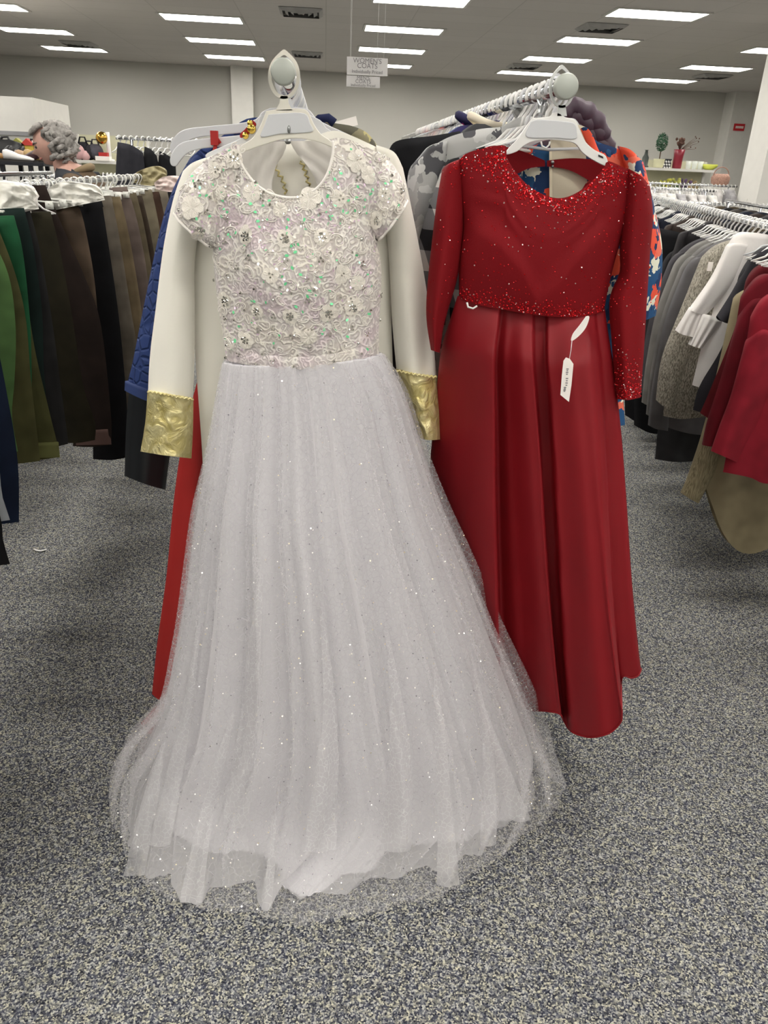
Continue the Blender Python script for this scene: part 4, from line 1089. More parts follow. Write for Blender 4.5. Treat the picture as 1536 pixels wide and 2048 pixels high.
for i, (y, rgb, lab) in enumerate(((2.78, (30, 30, 34), 'black coat behind the camouflage jacket on the left rail'), (2.95, (60, 62, 66), 'charcoal coat behind the camouflage jacket on the left rail'), (3.15, (40, 42, 70), 'deep blue coat near the far end of the left rail'), (3.4, (30, 30, 32), 'last black coat at the far end of the left rail'))):
    coat('winter_coat', lab, 'coat', (RXL, y, RZ), cloth('coatL%d' % i, rgb), .24, .85, .62, seed=i + 5, drop=.09, collar=False)
paper = thing('paper_label', 'white paper label standing above the camouflage jacket', 'label', W(700, 255, 2.72))
plate(paper, 'sheet', [(662, 246), (712, 232), (716, 250), (668, 262)], 2.72, .001, M_TAG, .0002, False)
# hangers along both rails
for k in range(18):
    y = 1.90 + k * 0.075
    if y < 1.72 or abs(y - YB) < .02: continue
    put_hanger(HGG if k % 3 else HG, (RXL, y, RZ), R_.uniform(-.12, .12), 'white plastic hanger in the row along the left rail behind the gown', 'hangers along the left rail')
for k in range(44):
    y = 1.69 + k * 0.052 + (k > 30) * .12
    put_hanger(HG if k % 4 else HGG, (RXR, y, RZ), R_.uniform(-.15, .15), 'white plastic hanger in the row along the right rail behind the red dress', 'hangers along the right rail')
for i, (y, c) in enumerate(((2.52, 'a'), (3.2, 'b'))):
    pass
# ---- right rail garments
YF = 1.755
M_FLOR = patch_mat('floral_print', [(0, (224, 84, 60)), (.26, (36, 78, 120)), (.55, (222, 222, 204)), (.66, (228, 112, 90)), (.80, (28, 52, 92))], 34, .75, .06)
M_BEIGE = plain('beige_lining', (206, 196, 174), .6, var=.05)
fc = thing('floral_coat', 'orange and blue floral print coat with beige lining behind the red dress', 'coat', W(1160, 640, YF))
shell('body', [(1040, 330), (1070, 290), (1110, 296), (1150, 290), (1178, 262), (1192, 282), (1240, 300), (1270, 330)], [(1050, 860), (1150, 866), (1250, 850)], [(1030, 420), (1040, 640)], [(1262, 420), (1240, 640)], YF, .03, .06, M_FLOR, fc, vfold(.01, 2, 1, .3), 30, 30)
shell('sleeve', [(1236, 292), (1262, 300), (1288, 326)], [(1252, 634), (1285, 641), (1311, 632)], [(1262, 400), (1268, 520)], [(1308, 410), (1324, 490), (1322, 570)], YF - .01, .042, .04, M_FLOR, fc, vfold(.006, 1.3, 2, .5), 18, 30)
shell('sleeve', [(1010, 380), (1022, 346), (1048, 330)], [(960, 640), (985, 645), (1015, 640)], [(985, 460)], [(1036, 460)], YF - .01, .042, .04, M_FLOR, fc, None, 14, 20)
shell('collar', [(1160, 258), (1172, 254), (1184, 268), (1193, 290)], [(1178, 300), (1190, 308), (1200, 306)], [], [], YF - .035, .012, .012, M_FLOR, fc, None, 12, 8)
plate(fc, 'lining', [(1100, 262), (1128, 248), (1160, 250), (1176, 262), (1172, 300), (1176, 400), (1180, 520), (1106, 520), (1104, 400), (1102, 300)], YF - .036, .004, M_BEIGE, .0006)
plate(fc, 'zip_tape', [(1099, 296), (1104, 296), (1106, 520), (1100, 520)], YF - .041, .003, plain('cream_tape', (226, 216, 190), .7), .0005, False)
h = thing('clothes_hanger', 'pale plastic hanger carrying the floral coat', 'hanger', W(1112, 250, YF))
hook_mesh(h, 1116, 184, 22, 36, 1.05, YF, 5, 10, 236, M_PLAST2)
plate(h, 'shoulder_bar', [(1080, 240), (1140, 236), (1156, 244), (1172, 270), (1240, 306), (1238, 314), (1160, 290), (1120, 280), (1080, 284), (1030, 312), (1028, 302), (1062, 270)], YF + .004, .006, M_PLAST2)
YP = 1.86
M_PUFF = plain('plum_nylon', (62, 44, 58), .5, var=.1)
pf = thing('puffer_jacket', 'dark plum puffer jacket behind the floral coat', 'jacket', W(1150, 640, YP))
for k in range(5):   # padded tubes
    y0 = 226 + k * 14
    S = [(1130 - k * 8, y0 + 8), (1150, 214 + k * 20), (1176 + k * 3, 228 + k * 22), (1200 + k * 8, 254 + k * 24), (1212 + k * 10, 282 + k * 25)]
    mb = MB(); mb.tube([W(p[0], p[1], YP + .004 * k) for p in smooth_line([Vector(q) for q in S], 4)], [.012 + .009 * math.sin(PI * i / 16) + .003 * math.sin(i * 1.9) for i in range(17)], 10)
    mb.obj('padded_baffle', M_PUFF, pf)
shell('body', [(1010, 330), (1080, 270), (1180, 270), (1260, 330)], [(1020, 780), (1130, 790), (1250, 780)], [(1010, 500)], [(1262, 500)], YP + .03, .045, .05, M_PUFF, pf, None, 20, 20)
# plaid coat, printed grey coat, small pieces at their necks
YL = 1.93
M_PLAID = check_mat('buffalo_plaid', (196, 194, 190), (112, 112, 114), (38, 38, 40), 11)
pl_ = thing('plaid_coat', 'grey, white and black buffalo plaid coat beside the red crop top shoulder', 'coat', W(950, 760, YL))
shell('body', [(905, 320), (960, 296), (1030, 280), (1100, 280), (1160, 320)], [(905, 800), (1020, 810), (1150, 800)], [(896, 460), (900, 640)], [(1165, 500)], YL, .05, .05, M_PLAID, pl_, None, 24, 24)
shell('sleeve', [(880, 352), (900, 322), (930, 312)], [(806, 640), (850, 652), (890, 650)], [(862, 400), (840, 470), (822, 560)], [(930, 420), (908, 540)], YL - .01, .05, .045, M_PLAID, pl_, None, 18, 26)
YN = 2.03
M_DINO = patch_mat('grey_print', [(0, (176, 176, 174)), (.62, (150, 150, 150)), (.76, (84, 84, 88)), (.9, (196, 196, 194))], 20, .6, .12)
dn = thing('printed_coat', 'light grey coat with dark animal-like print on the right rail', 'coat', W(930, 760, YN))
shell('body', [(860, 296), (905, 272), (960, 258), (1010, 252), (1045, 232), (1080, 240), (1150, 290)], [(870, 760), (1000, 770), (1140, 760)], [(858, 420), (862, 600)], [(1150, 500)], YN, .055, .05, M_DINO, dn, vfold(.008, 3, .2, .5), 26, 26)
shell('sleeve', [(838, 318), (862, 292), (900, 280)], [(806, 590), (830, 600), (868, 596)], [(818, 340), (812, 400), (812, 500)], [(890, 400), (874, 520)], YN - .01, .05, .045, M_DINO, dn, vfold(.007, 1.6, 1.2, .5), 18, 26)
MB().tube([W(p[0], p[1], YN - .01) for p in ((1035, 238), (1048, 226), (1066, 222), (1078, 232))], .016, 8, flat=1.3).obj('collar', plain('grey_fur', (120, 120, 118), .9, bump=.6, bscale=120), dn)
t = flat_coat('black_coat', 'black coat on the right rail showing left of the grey printed coat', 'coat', 2.2, M_BLACK, [(772, 322), (788, 286), (822, 276), (862, 272), (920, 262)], [(784, 420), (812, 540)], [(960, 420)], [(830, 760), (890, 768), (960, 760)])
shell('sleeve', [(764, 340), (776, 306), (796, 296)], [(800, 640), (830, 646), (858, 642)], [(768, 420), (786, 540)], [(830, 420), (850, 540)], 2.185, .045, .04, M_BLACK, t, None, 14, 20)
sm = coat('dark_jacket', 'dark grey jacket with stand collar beneath the right rail end', 'jacket', (RXR - .02, 2.13, RZ), cloth('charcoal', (62, 62, 64)), .2, .7, .55, seed=3, drop=.1, collar=False)
coat('navy_shirt', 'navy top with pink and blue print on the right rail', 'top', (RXR - .02, 2.30, RZ + .005), patch_mat('navy_print', [(0, (40, 38, 72)), (.7, (52, 48, 92)), (.82, (210, 90, 150)), (.9, (60, 90, 170))], 30), .23, .7, .5, seed=5, drop=.10)
coat('cream_blouse', 'cream blouse beside the navy printed top', 'blouse', (RXR, 2.22, RZ), cloth('cream', (214, 204, 184)), .15, .6, .5, seed=6, drop=.09)
for i, (y, rgb, lab, hw) in enumerate(((2.42, (24, 24, 27), 'black coat with wide shoulders left of the grey printed coat', .285), (2.55, (34, 36, 42), 'black padded coat second from the grey printed coat', .27), (2.72, (70, 72, 78), 'slate coat on the right rail behind the black coats', .24), (2.9, (168, 166, 168), 'pale grey coat on the right rail behind the slate coat', .25), (3.1, (40, 36, 40), 'dark brown coat toward the far end of the right rail', .24), (3.35, (30, 32, 44), 'midnight coat toward the far end of the right rail', .24), (3.6, (214, 64, 46), 'orange-red coat near the far end of the right rail', .26), (3.85, (26, 26, 30), 'farthest black coat on the right rail', .24))):
    coat('winter_coat', lab, 'coat', (RXR, y, RZ), cloth('coatR%d' % i, rgb), hw, .85, .62, seed=i + 9, drop=.085, collar=False)
#--END-CENTRE

# ================================================================== LEFT RACK OF TROUSERS
def rail_rack(name, label, p0, p1, z, group=None, inset=0.12):
    p0, p1 = Vector((p0[0], p0[1], 0)), Vector((p1[0], p1[1], 0)); d = (p1 - p0).normalized(); nrm = Vector((-d.y, d.x, 0))
    t = thing(name, label, 'clothes rack', (p0 + p1) / 2, group)
    zz = Vector((0, 0, z))
    MB().tube([p0 + zz, p1 + zz], 0.0125, 10).obj('rail', M_CHROME, t)
    for e, s in ((p0, 1), (p1, -1)):
        b = e + d * s * inset
        MB().tube([b + Vector((0, 0, .03)), b + zz], 0.012, 8).obj('upright', M_CHROME, t)
        MB().tube([b - nrm * .25 + Vector((0, 0, .025)), b + nrm * .25 + Vector((0, 0, .025))], 0.014, 8).obj('foot', M_CHROME, t)
    return t
LX, LZ = -1.20, 1.425
rail_rack('garment_rack', 'rack of trousers at the left with white clip hangers', (LX, 0.9), (LX, 5.75), LZ)
def trousers(label, right, wpx, bottom_py, rgb, Y=None, xe=-0.985, mat=None, name='trousers', cat='trousers', hem=None, refi=2, shift=0, hang=True):
    Y = Y or WX(right[refi][0], right[refi][1], xe).y
    k = 1.0
    left = [(p[0] - wpx * (0.75 if i == 0 else 1), p[1] + 2) for i, p in enumerate(right)]
    rgb = tuple(int(c * .84) for c in rgb)
    m = mat or cloth('trouser_%d_%d_%d' % rgb, rgb, .92, 0, 0, 300, .22)
    b = W(right[-1][0] - wpx / 2, bottom_py, Y)
    t = thing(name, label, cat, (b.x, Y, b.z))
    bx = right[-1][0]
    for s in (0, 1):                       # two legs, one behind the other
        dx = -6 * s - shift
        top = [(left[0][0] + dx, left[0][1]), ((left[0][0] + right[0][0]) / 2 + dx, right[0][1] + 3), (right[0][0] + dx, right[0][1])]
        bot = [(left[-1][0] + dx, bottom_py + 4), (bx - wpx / 2 + dx, bottom_py + 6), (bx + dx, bottom_py)]
        shell('leg', top, bot, [(p[0] + dx, p[1]) for p in left[1:]], [(p[0] + dx, p[1]) for p in right[1:]], Y + .022 * s - .011, .018, .018, m, t, vfold(.005, 1.2, right[0][0] * .37, .6, right[0][0] * .11), 12, 26)
    if hang:
        sc = wpx
        tb = [(left[0][0], left[0][1] - 1), (right[0][0], right[0][1] - 1)]
        shell('waistband', tb, [(tb[0][0] - 1, tb[0][1] + 14), (tb[1][0] + 4, tb[1][1] + 14)], [], [], Y, .024, .024, m, t, None, 10, 3)
    if hem: shell('turned_hem', [(left[-1][0], bottom_py - 26), (bx - 2, bottom_py - 30)], [(left[-1][0], bottom_py + 3), (bx + 1, bottom_py + 1)], [], [], Y - .012, .022, .022, hem, t, None, 10, 4)
    return t, Y
TR = []
def T(*a, **k): TR.append(trousers(*a, **k)[1])
T('light green long tunic nearest at the left edge', [(-45, 425), (14, 540), (31, 650), (29, 760), (24, 830), (36, 903)], 150, 903, (88, 122, 70), name='tunic', cat='tunic', hang=False)
T('dark indigo jeans hanging low under the green tunic', [(-85, 440), (-22, 620), (20, 820), (36, 930), (38, 1020)], 120, 1044, (22, 34, 56), Y=2.30, hang=False)
T('pale grey trousers just showing at the left edge', [(-160, 430), (-90, 660), (-10, 900), (4, 990), (20, 1036)], 100, 1040, (176, 182, 186), Y=2.15, hang=False)
T('black trousers hanging lowest at the left edge', [(-190, 430), (-110, 720), (-8, 1000), (6, 1080), (20, 1126)], 100, 1128, (20, 20, 22), Y=2.0, hang=False)
T('olive cargo trousers with a side pocket behind the green tunic', [(-10, 440), (30, 545), (52, 640), (62, 760), (80, 915)], 110, 922, (88, 86, 52))
T('olive trousers with a turned hem beside the cargo trousers', [(8, 440), (46, 560), (70, 700), (98, 820), (119, 905)], 90, 914, (80, 80, 46), refi=3, hem=cloth('olive_hem', (96, 98, 58)))
T('bright kelly green trousers', [(28, 432), (46, 505), (60, 640), (63, 720), (64, 880)], 60, 890, (32, 92, 56))
T('dark green trousers with cuffed waistband', [(48, 417), (66, 490), (84, 620), (88, 740), (100, 880)], 70, 890, (20, 38, 34))
T('faded charcoal trousers next to the dark green pair', [(56, 408), (80, 500), (104, 640), (120, 760), (136, 880)], 60, 888, (42, 42, 42))
T('dark olive corduroy trousers', [(101, 424), (120, 500), (144, 630), (166, 770), (190, 842)], 74, 880, (46, 42, 28))
T('dark brown trousers with a pinkish turned-up hem', [(91, 371), (126, 455), (172, 560), (202, 650), (222, 830)], 70, 888, (42, 31, 27), hem=plain('pink_brown', (88, 66, 60), .9), refi=3)
T('taupe brown trousers mostly hidden behind the dark brown pair', [(156, 408), (168, 445), (189, 560), (200, 700), (212, 880)], 60, 888, (96, 80, 66), Y=3.62)
T('plain black trousers in the middle of the left rack', [(203, 401), (214, 470), (236, 620), (250, 760), (258, 890)], 66, 914, (19, 19, 22))
T('grey-taupe chinos right of the black trousers', [(222, 392), (238, 470), (262, 620), (274, 700), (282, 860)], 46, 870, (118, 110, 98))
T('sand corduroy trousers next to the grey-taupe chinos', [(240, 394), (258, 470), (280, 600), (290, 700), (298, 840)], 42, 850, (128, 112, 86))
T('dusty mauve-brown dress trousers', [(254, 374), (274, 440), (296, 560), (304, 700), (312, 820)], 40, 830, (122, 108, 100))
T('olive-tan trousers fifth from the gown', [(272, 386), (288, 450), (308, 570), (318, 700), (326, 810)], 34, 815, (112, 102, 80))
T('dark brown slacks fourth from the gown', [(284, 392), (300, 460), (318, 570), (328, 700), (334, 800)], 28, 806, (66, 54, 44))
T('light tan trousers third from the gown', [(303, 380), (318, 450), (334, 560), (344, 700), (350, 780)], 32, 790, (134, 124, 104))
T('brown leather-look trousers second from the gown', [(318, 384), (332, 450), (346, 560), (356, 700), (362, 770)], 26, 778, (84, 62, 50))
T('beige trousers nearest the gown on the left rack', [(332, 372), (346, 440), (360, 560), (370, 700), (376, 760)], 34, 768, (140, 130, 116))
for y in TR:
    put_hanger(CLIPH, (LX + R_.uniform(-.02, .04), y, LZ), R_.uniform(-.25, .25), 'frosted clip hanger gripping trousers on the left rack', 'clip hangers on the left rack', 'clip_hanger')
for k in range(30):
    put_hanger(HG if k % 2 else CLIPH, (LX, 2.25 + k * .11, LZ), R_.uniform(-.3, .3), 'white hanger crowded among the trousers on the left rack', 'spare hangers on the left rack')
# crumpled white sheets standing in for the massed hangers on the left rack
wbl = thing('hanger_bundle', 'crumpled white sheet standing in for bunched hangers at the near end of the trouser rack', 'blouse', W(20, 420, 2.9))
shell('body', [(-70, 372), (-20, 362), (30, 366), (62, 376), (74, 398)], [(-70, 470), (0, 440), (50, 424), (78, 418)], [], [], 2.9, .03, .05, plain('bundle_white', (232, 230, 222), .6, var=.04, bump=.4, bscale=40), wbl, crumple(.035, 7), 44, 26)
MB().tube([W(p[0], p[1], 2.86) for p in ((70, 382), (76, 392), (70, 402), (76, 412))], .004, 6).obj('bundle_cord', M_TAG, wbl)
wb2 = thing('hanger_bundle', 'crumpled white sheet standing in for bunched hangers above the black trousers', 'blouse', W(150, 420, 3.6))
shell('body', [(92, 380), (120, 364), (160, 366), (190, 372), (206, 390)], [(112, 420), (150, 412), (190, 404), (210, 400)], [], [], 3.6, .03, .05, plain('bundle_white', (232, 230, 222), .6), wb2, crumple(.035, 9), 44, 26)

# ------------------------------------------------------------------ racks behind, far left
def hanger_row(p0, p1, z, n, label, group, rot, me=HG):
    for k in range(n):
        t = (k + .5) / n
        put_hanger(me, (p0[0] + (p1[0] - p0[0]) * t, p0[1] + (p1[1] - p0[1]) * t, z), rot + R_.uniform(-.12, .12), label, group)
za = 1.37
a, b = WZ(-60, 348, za), WZ(138, 350, za); ya = 7.4
a, b = W(-60, 346, ya), W(138, 352, ya)
rail_rack('garment_rack', 'chrome rack end with white hanger hooks behind the bunched hangers at left', (a.x, ya), (b.x, ya), a.z)
hanger_row((a.x, ya), (b.x, ya), a.z, 24, 'white hanger on the cross rack behind the trousers at far left', 'hangers on the far left cross rack', PI / 2)
yb = 8.2
a, b = W(203, 350, yb), W(345, 352, yb)
rail_rack('garment_rack', 'second cross rack of white hangers beside the gown, beyond the trousers', (a.x, yb), (b.x, yb), a.z)
hanger_row((a.x, yb), (b.x, yb), a.z, 18, 'white hanger on the second cross rack beside the khaki jacket', 'hangers on the second left cross rack', PI / 2)
yc = 7.0
a, b = W(232, 276, yc), W(470, 292, yc)
rail_rack('garment_rack', 'tall rack of black trousers behind the grey hangers', (a.x, yc), (b.x, yc), a.z)
hanger_row((a.x, yc), (b.x, yc), a.z, 20, 'white hanger over the black trousers on the tall rack', 'hangers on the tall black trouser rack', PI / 2 - .5)
for k, (x0, x1, lab) in enumerate(((232, 290, 'black trousers at the near end of the tall rack'), (286, 318, 'black trousers second from the near end of the tall rack'), (316, 352, 'black trousers third from the near end of the tall rack'))):
    t = thing('trousers', lab, 'trousers', W((x0 + x1) / 2, 520, yc - .12 + .05 * k))
    shell('leg', [(x0 + 3, 284 + k * 9), ((x0 + x1) / 2, 290 + k * 10), (x1 - 4, 306 + k * 8)], [(x0 - 6, 520), (x1, 524)], [(x0, 330), (x0 - 3, 420)], [(x1, 340), (x1 + 2, 430)], yc - .12 + .05 * k, .05, .05, cloth('black_grey', (46, 46, 52)) if k == 0 else M_BLACK, t, vfold(.02, 2, k, .5), 16, 18)
kj = thing('khaki_jacket', 'crumpled khaki jacket hanging at the end of a cross rack left of the gown', 'jacket', W(300, 365, 5.6))
shell('body', [(262, 352), (282, 340), (310, 332), (328, 338), (334, 350)], [(268, 366), (298, 372), (318, 366), (330, 356)], [], [], 5.6, .05, .07, plain('khaki', (168, 158, 122), .85, var=.12, bump=.3), kj, crumple(.04, 3), 36, 20)
pk = thing('pink_blouse', 'pale pink blouse on the left rack next to the khaki jacket', 'blouse', W(335, 372, 5.2))
shell('body', [(308, 366), (326, 354), (350, 352), (372, 360)], [(312, 378), (340, 384), (372, 380)], [], [], 5.2, .04, .06, plain('pale_pink', (226, 208, 202), .7), pk, crumple(.03, 5), 30, 18)

# ------------------------------------------------------------------ shopper with grey hair
def person():
    Yp = 5.6
    hc = W(104, 287, Yp)                                   # centre of the head
    t = thing('person', 'shopper with wavy grey hair in a brown jacket, looking down to the left', 'person', (hc.x + .05, Yp, 0))
    skin = plain('skin', (186, 146, 132), .6, var=.06, vscale=30)
    H = hc
    # body: one skinned figure, facing left (-x), leaning slightly forward
    S = H + Vector((.12, 0, -.17))
    P = [(S + Vector((.06, 0, -.62)), (.15, .12)), (S + Vector((.06, 0, -.38)), (.15, .13)), (S + Vector((.03, 0, -.12)), (.16, .13)), (S + Vector((.02, 0, .0)), (.10, .08)), (H + Vector((.045, 0, -.13)), (.055, .055)), (H + Vector((.02, 0, -.07)), (.055, .055))]
    E = [(0, 1), (1, 2), (2, 3), (3, 4), (4, 5)]
    def add(p, r, frm):
        P.append((p, r)); E.append((frm, len(P) - 1)); return len(P) - 1
    for s in (-1, 1):
        k = add(Vector((P[0][0].x, Yp + s * .09, P[0][0].z - .08)), (.095, .095), 0)
        k = add(Vector((P[0][0].x - .02, Yp + s * .10, .48)), (.065, .065), k)
        k = add(Vector((P[0][0].x + .02, Yp + s * .10, .09)), (.045, .045), k)
        k = add(Vector((P[0][0].x - .15, Yp + s * .11, .045)), (.04, .04), k)
        k = add(S + Vector((.03, s * .17, -.06)), (.07, .07), 3)
        k = add(S + Vector((.03, s * .23, -.33)), (.055, .055), k)
        k = add(S + Vector((-.16, s * .20, -.42)), (.042, .042), k)
        k = add(S + Vector((-.26, s * .18, -.40)), (.03, .03), k)
    me = bpy.data.meshes.new('person_body'); off = t.location
    me.from_pydata([p - off for p, r in P], E, [])
    o = bpy.data.objects.new('body', me); COL.objects.link(o); o.parent = t
    md = o.modifiers.new('skin', 'SKIN'); md.use_smooth_shade = True
    for i, (p, r) in enumerate(P):
        me.skin_vertices[0].data[i].radius = r; me.skin_vertices[0].data[i].use_root = (i == 0)
    o.modifiers.new('sub', 'SUBSURF').levels = 2; o.modifiers['sub'].render_levels = 2
    dg = bpy.context.evaluated_depsgraph_get(); ev = o.evaluated_get(dg); m2 = bpy.data.meshes.new_from_object(ev)
    o.modifiers.clear(); o.data = m2
    m2.materials.clear(); m2.materials.append(cloth('charcoal_shirt', (58, 60, 64))); m2.materials.append(skin); m2.materials.append(cloth('dark_jeans', (40, 44, 56)))
    for q in m2.polygons:
        c = q.center + off
        q.use_smooth = True
        q.material_index = 1 if (c.z > H.z - .145 or (c.x < S.x - .2 and c.z > S.z - .5 and c.z < S.z - .3)) else (2 if c.z < S.z - .66 else 0)
    # head with a profile: nose, brow, lips, chin towards -x, tilted down
    mb = MB(); n, m = 28, 22; v = []
    tilt = Matrix.Rotation(-.30, 3, 'Y')
    for i in range(m + 1):
        th = PI * i / m
        for k in range(n):
            ph = 2 * PI * k / n
            d = Vector((-math.sin(th) * math.cos(ph), math.sin(th) * math.sin(ph), math.cos(th)))
            r = Vector((d.x * .098, d.y * .076, d.z * .118))
            f = max(0, -d.x); side = math.exp(-(d.y / .24) ** 2) * (f > 0)
            if d.z < -.1: r.x *= 1 - .18 * (-d.z) if d.x > 0 else 1; r.y *= 1 - .25 * (-d.z)
            r.x -= side * (.034 * math.exp(-((d.z + .14) / .13) ** 2) - .010 * math.exp(-((d.z - .12) / .10) ** 2) + .010 * math.exp(-((d.z + .47) / .09) ** 2) + .016 * math.exp(-((d.z + .80) / .14) ** 2))
            for s in (-1, 1): r.x += .008 * math.exp(-((d.y - s * .38) / .16) ** 2 - ((d.z - .08) / .12) ** 2) * (f > .2)
            v.append(H + Vector((-.015, 0, -.01)) + tilt @ r)
    f = [(i * n + k, (i + 1) * n + k, (i + 1) * n + (k + 1) % n, i * n + (k + 1) % n) for i in range(m) for k in range(n)]
    hd = obj('head', v, f, skin, t)
    for s in (-1, 1):
        MB().ball(H + tilt @ Vector((-.086, s * .050, .0)), .012, 10, 8, (1, .5, .8)).obj('eye', plain('eye', (60, 48, 42), .3), hd)
        mb = MB(); mb.tube([H + tilt @ Vector((-.108, s * .030, .020)), H + tilt @ Vector((-.096, s * .046, .028)), H + tilt @ Vector((-.072, s * .060, .022))], .005, 6); mb.obj('eyebrow', plain('brow', (120, 112, 106), .9), hd)
        MB().ball(H + tilt @ Vector((.008, s * .078, -.02)), .03, 10, 8, (.7, .3, 1)).obj('ear', skin, hd)
    MB().tube([H + tilt @ Vector((-.109 + abs(y_) * .5, y_, -.066)) for y_ in (-.034, -.015, 0, .015, .034)], .006, 6).obj('lips', plain('lips', (168, 104, 98), .5), hd)
    # hair: cap of wavy locks
    hair = plain('grey_hair', (142, 138, 134), .8, var=.35, vscale=45, bump=.8, bscale=90)
    mb = MB(); rr = random.Random(4)
    mb.ball(H + Vector((.036, 0, .026)), .104, 22, 16, (1.0, .86, 1.05), nz=.18, ns=4, seed=3)
    for k in range(70):
        a = rr.uniform(-2.1, 2.1); el = rr.uniform(-.75, 1.45)
        d = Vector((math.cos(a) * math.cos(el), math.sin(a) * math.cos(el) * .86, math.sin(el)))
        if d.x < -.05 and d.z < .6: continue
        p = H + Vector((.026, 0, .018)) + d * .106
        L = rr.uniform(.04, .075); pts = []
        for j in range(6):
            q = j / 5; pts.append(p + d * .016 * math.sin(PI * q) + Vector((.018 * math.sin(5 * q + k) - .01 * q, .016 * math.cos(4 * q + k), -L * q)))
        mb.tube(pts, [.010, .016, .018, .017, .013, .006], 7)
    for k in range(10):                                    # fringe sweeping forward
        y_ = rr.uniform(-.062, .062); k_ = 1 - abs(y_) * 4
        mb.tube([H + tilt @ Vector(q) for q in ((-.005, y_, .112), (-.04, y_, .108), (-.078, y_, .088), (-.10, y_ * .9, .060 + .02 * k_))], [.016, .018, .016, .008], 7)
    mb.obj('hair', hair, t)
    # jacket: open, over the shoulders
    jm = cloth('brown_jacket', (92, 76, 60), .9)
    mb = MB(); n = 26; rings = []
    for z, rx, ry, cx in ((.015, .085, .085, .03), (-.03, .135, .165, .03), (-.08, .165, .215, .035), (-.2, .178, .205, .04), (-.4, .172, .195, .05), (-.62, .18, .205, .06), (-.70, .182, .207, .06)):
        rings.append([S + Vector((cx + rx * math.cos(-PI + .55 + (2 * PI - 1.1) * k / n) * (1 + .03 * math.sin(k * 2.1)), ry * math.sin(-PI + .55 + (2 * PI - 1.1) * k / n), z)) for k in range(n + 1)])
    v = [p for r in rings for p in r]; jb_ = obj('jacket', v, gridfaces(n, len(rings) - 1), jm, t)
    for s in (-1, 1):
        mb = MB(); mb.tube([S + Vector((.03, s * .155, -.03)), S + Vector((.035, s * .205, -.10)), S + Vector((.04, s * .24, -.22)), S + Vector((.03, s * .245, -.34)), S + Vector((-.06, s * .225, -.39)), S + Vector((-.17, s * .20, -.42))], [.06, .082, .080, .074, .064, .055], 14); mb.obj('jacket_sleeve', jm, t)
    mb = MB(); mb.tube([S + Vector((.03 + .078 * math.cos(a), .085 * math.sin(a), .012 + .03 * math.cos(a))) for a in [-2.0 + 4.0 * i / 20 for i in range(21)]], [.010 + .014 * math.sin(PI * i / 20) for i in range(21)], 10); mb.obj('hood', plain('tan_hood', (128, 110, 84), .9), t)
person()

# ------------------------------------------------------------------ shoe table and shelves at the far left
def shoe(label, p, L, ang, rgb, heel=.02, sole=(40, 36, 34), shine=.4):
    t = thing('shoe', label, 'shoe', p, 'shoes on the display table', ang)
    prof_ = [(0, .030, .075), (.12, .034, .085), (.3, .034, .075), (.5, .036, .055), (.7, .044, .046), (.88, .040, .036), (1.0, .014, .022)]
    v = []; n = 12
    for q, hw, hh in prof_:
        z0 = heel * max(0, 1 - q / .55) + .008
        for k in range(n):
            a = 2 * PI * k / n
            v.append(Vector((L * (q - .5), hw * math.cos(a), z0 + max(0, hh * (.5 + .5 * math.sin(a))))))
    f = [(i * n + k, i * n + (k + 1) % n, (i + 1) * n + (k + 1) % n, (i + 1) * n + k) for i in range(len(prof_) - 1) for k in range(n)] + [tuple(range(n))[::-1], tuple((len(prof_) - 1) * n + k for k in range(n))]
    obj('upper', v, f, plain('shoe_%d_%d_%d' % rgb, rgb, shine, var=.1), t, local=True)
    MB().prism([(L * x, y, 0) for x, y in ((-.5, -.03), (-.1, -.034), (.25, -.044), (.46, -.03), (.5, 0), (.46, .03), (.25, .044), (-.1, .034), (-.5, .03))], .008 + heel * .4, Vector((0, 0, 1))).obj('sole', plain('sole_%d' % sole[0], sole, .7), t, local=True, smooth=False)
    return t
YT = 7.9
a, b = W(-40, 320, YT), W(92, 322, YT)
tb = thing('display_table', 'dark metal display table with shoes at the far left', 'table', ((a.x + b.x) / 2, YT, 0))
MB().box(((a.x + b.x) / 2, YT + .2, a.z - .015), (b.x - a.x, .55, .03)).obj('table_top', M_DARKMETAL, tb, smooth=False)
for px in (-30, 8, 64, 84):
    p = W(px, 330, YT)
    for yy in (YT - .04, YT + .42): MB().box((p.x, yy, a.z / 2 - .01), (.035, .035, a.z - .02)).obj('leg', M_DARKMETAL, tb, smooth=False)
shoes = [('shiny black shoe heap leaning at the left of the shoe table', 6, .10, 2.6, (24, 24, 26), .05), ('gold strappy shoe at the front edge of the shoe table', 2, -.02, .4, (176, 132, 78), .03), ('white trainer on the shoe table', 38, -.03, .1, (236, 234, 232), .01), ('dark burgundy shoe on the shoe table', 54, .02, 2.9, (62, 34, 40), .02), ('beige flat shoe on the shoe table', 62, .12, .3, (190, 160, 130), .01), ('grey-pink flat shoe on the shoe table', 44, .20, .5, (176, 158, 150), .01), ('tan sandal at the right end of the shoe table', 78, .02, -.2, (188, 158, 108), .02), ('black pump behind the white trainer', 22, .22, 3.3, (30, 30, 32), .05)]
for lab, px, dy, ang, rgb, heel in shoes:
    p = W(px, 316, YT + .1 + dy); shoe(lab, (p.x, YT + .1 + dy, a.z), .26, ang, rgb, heel)
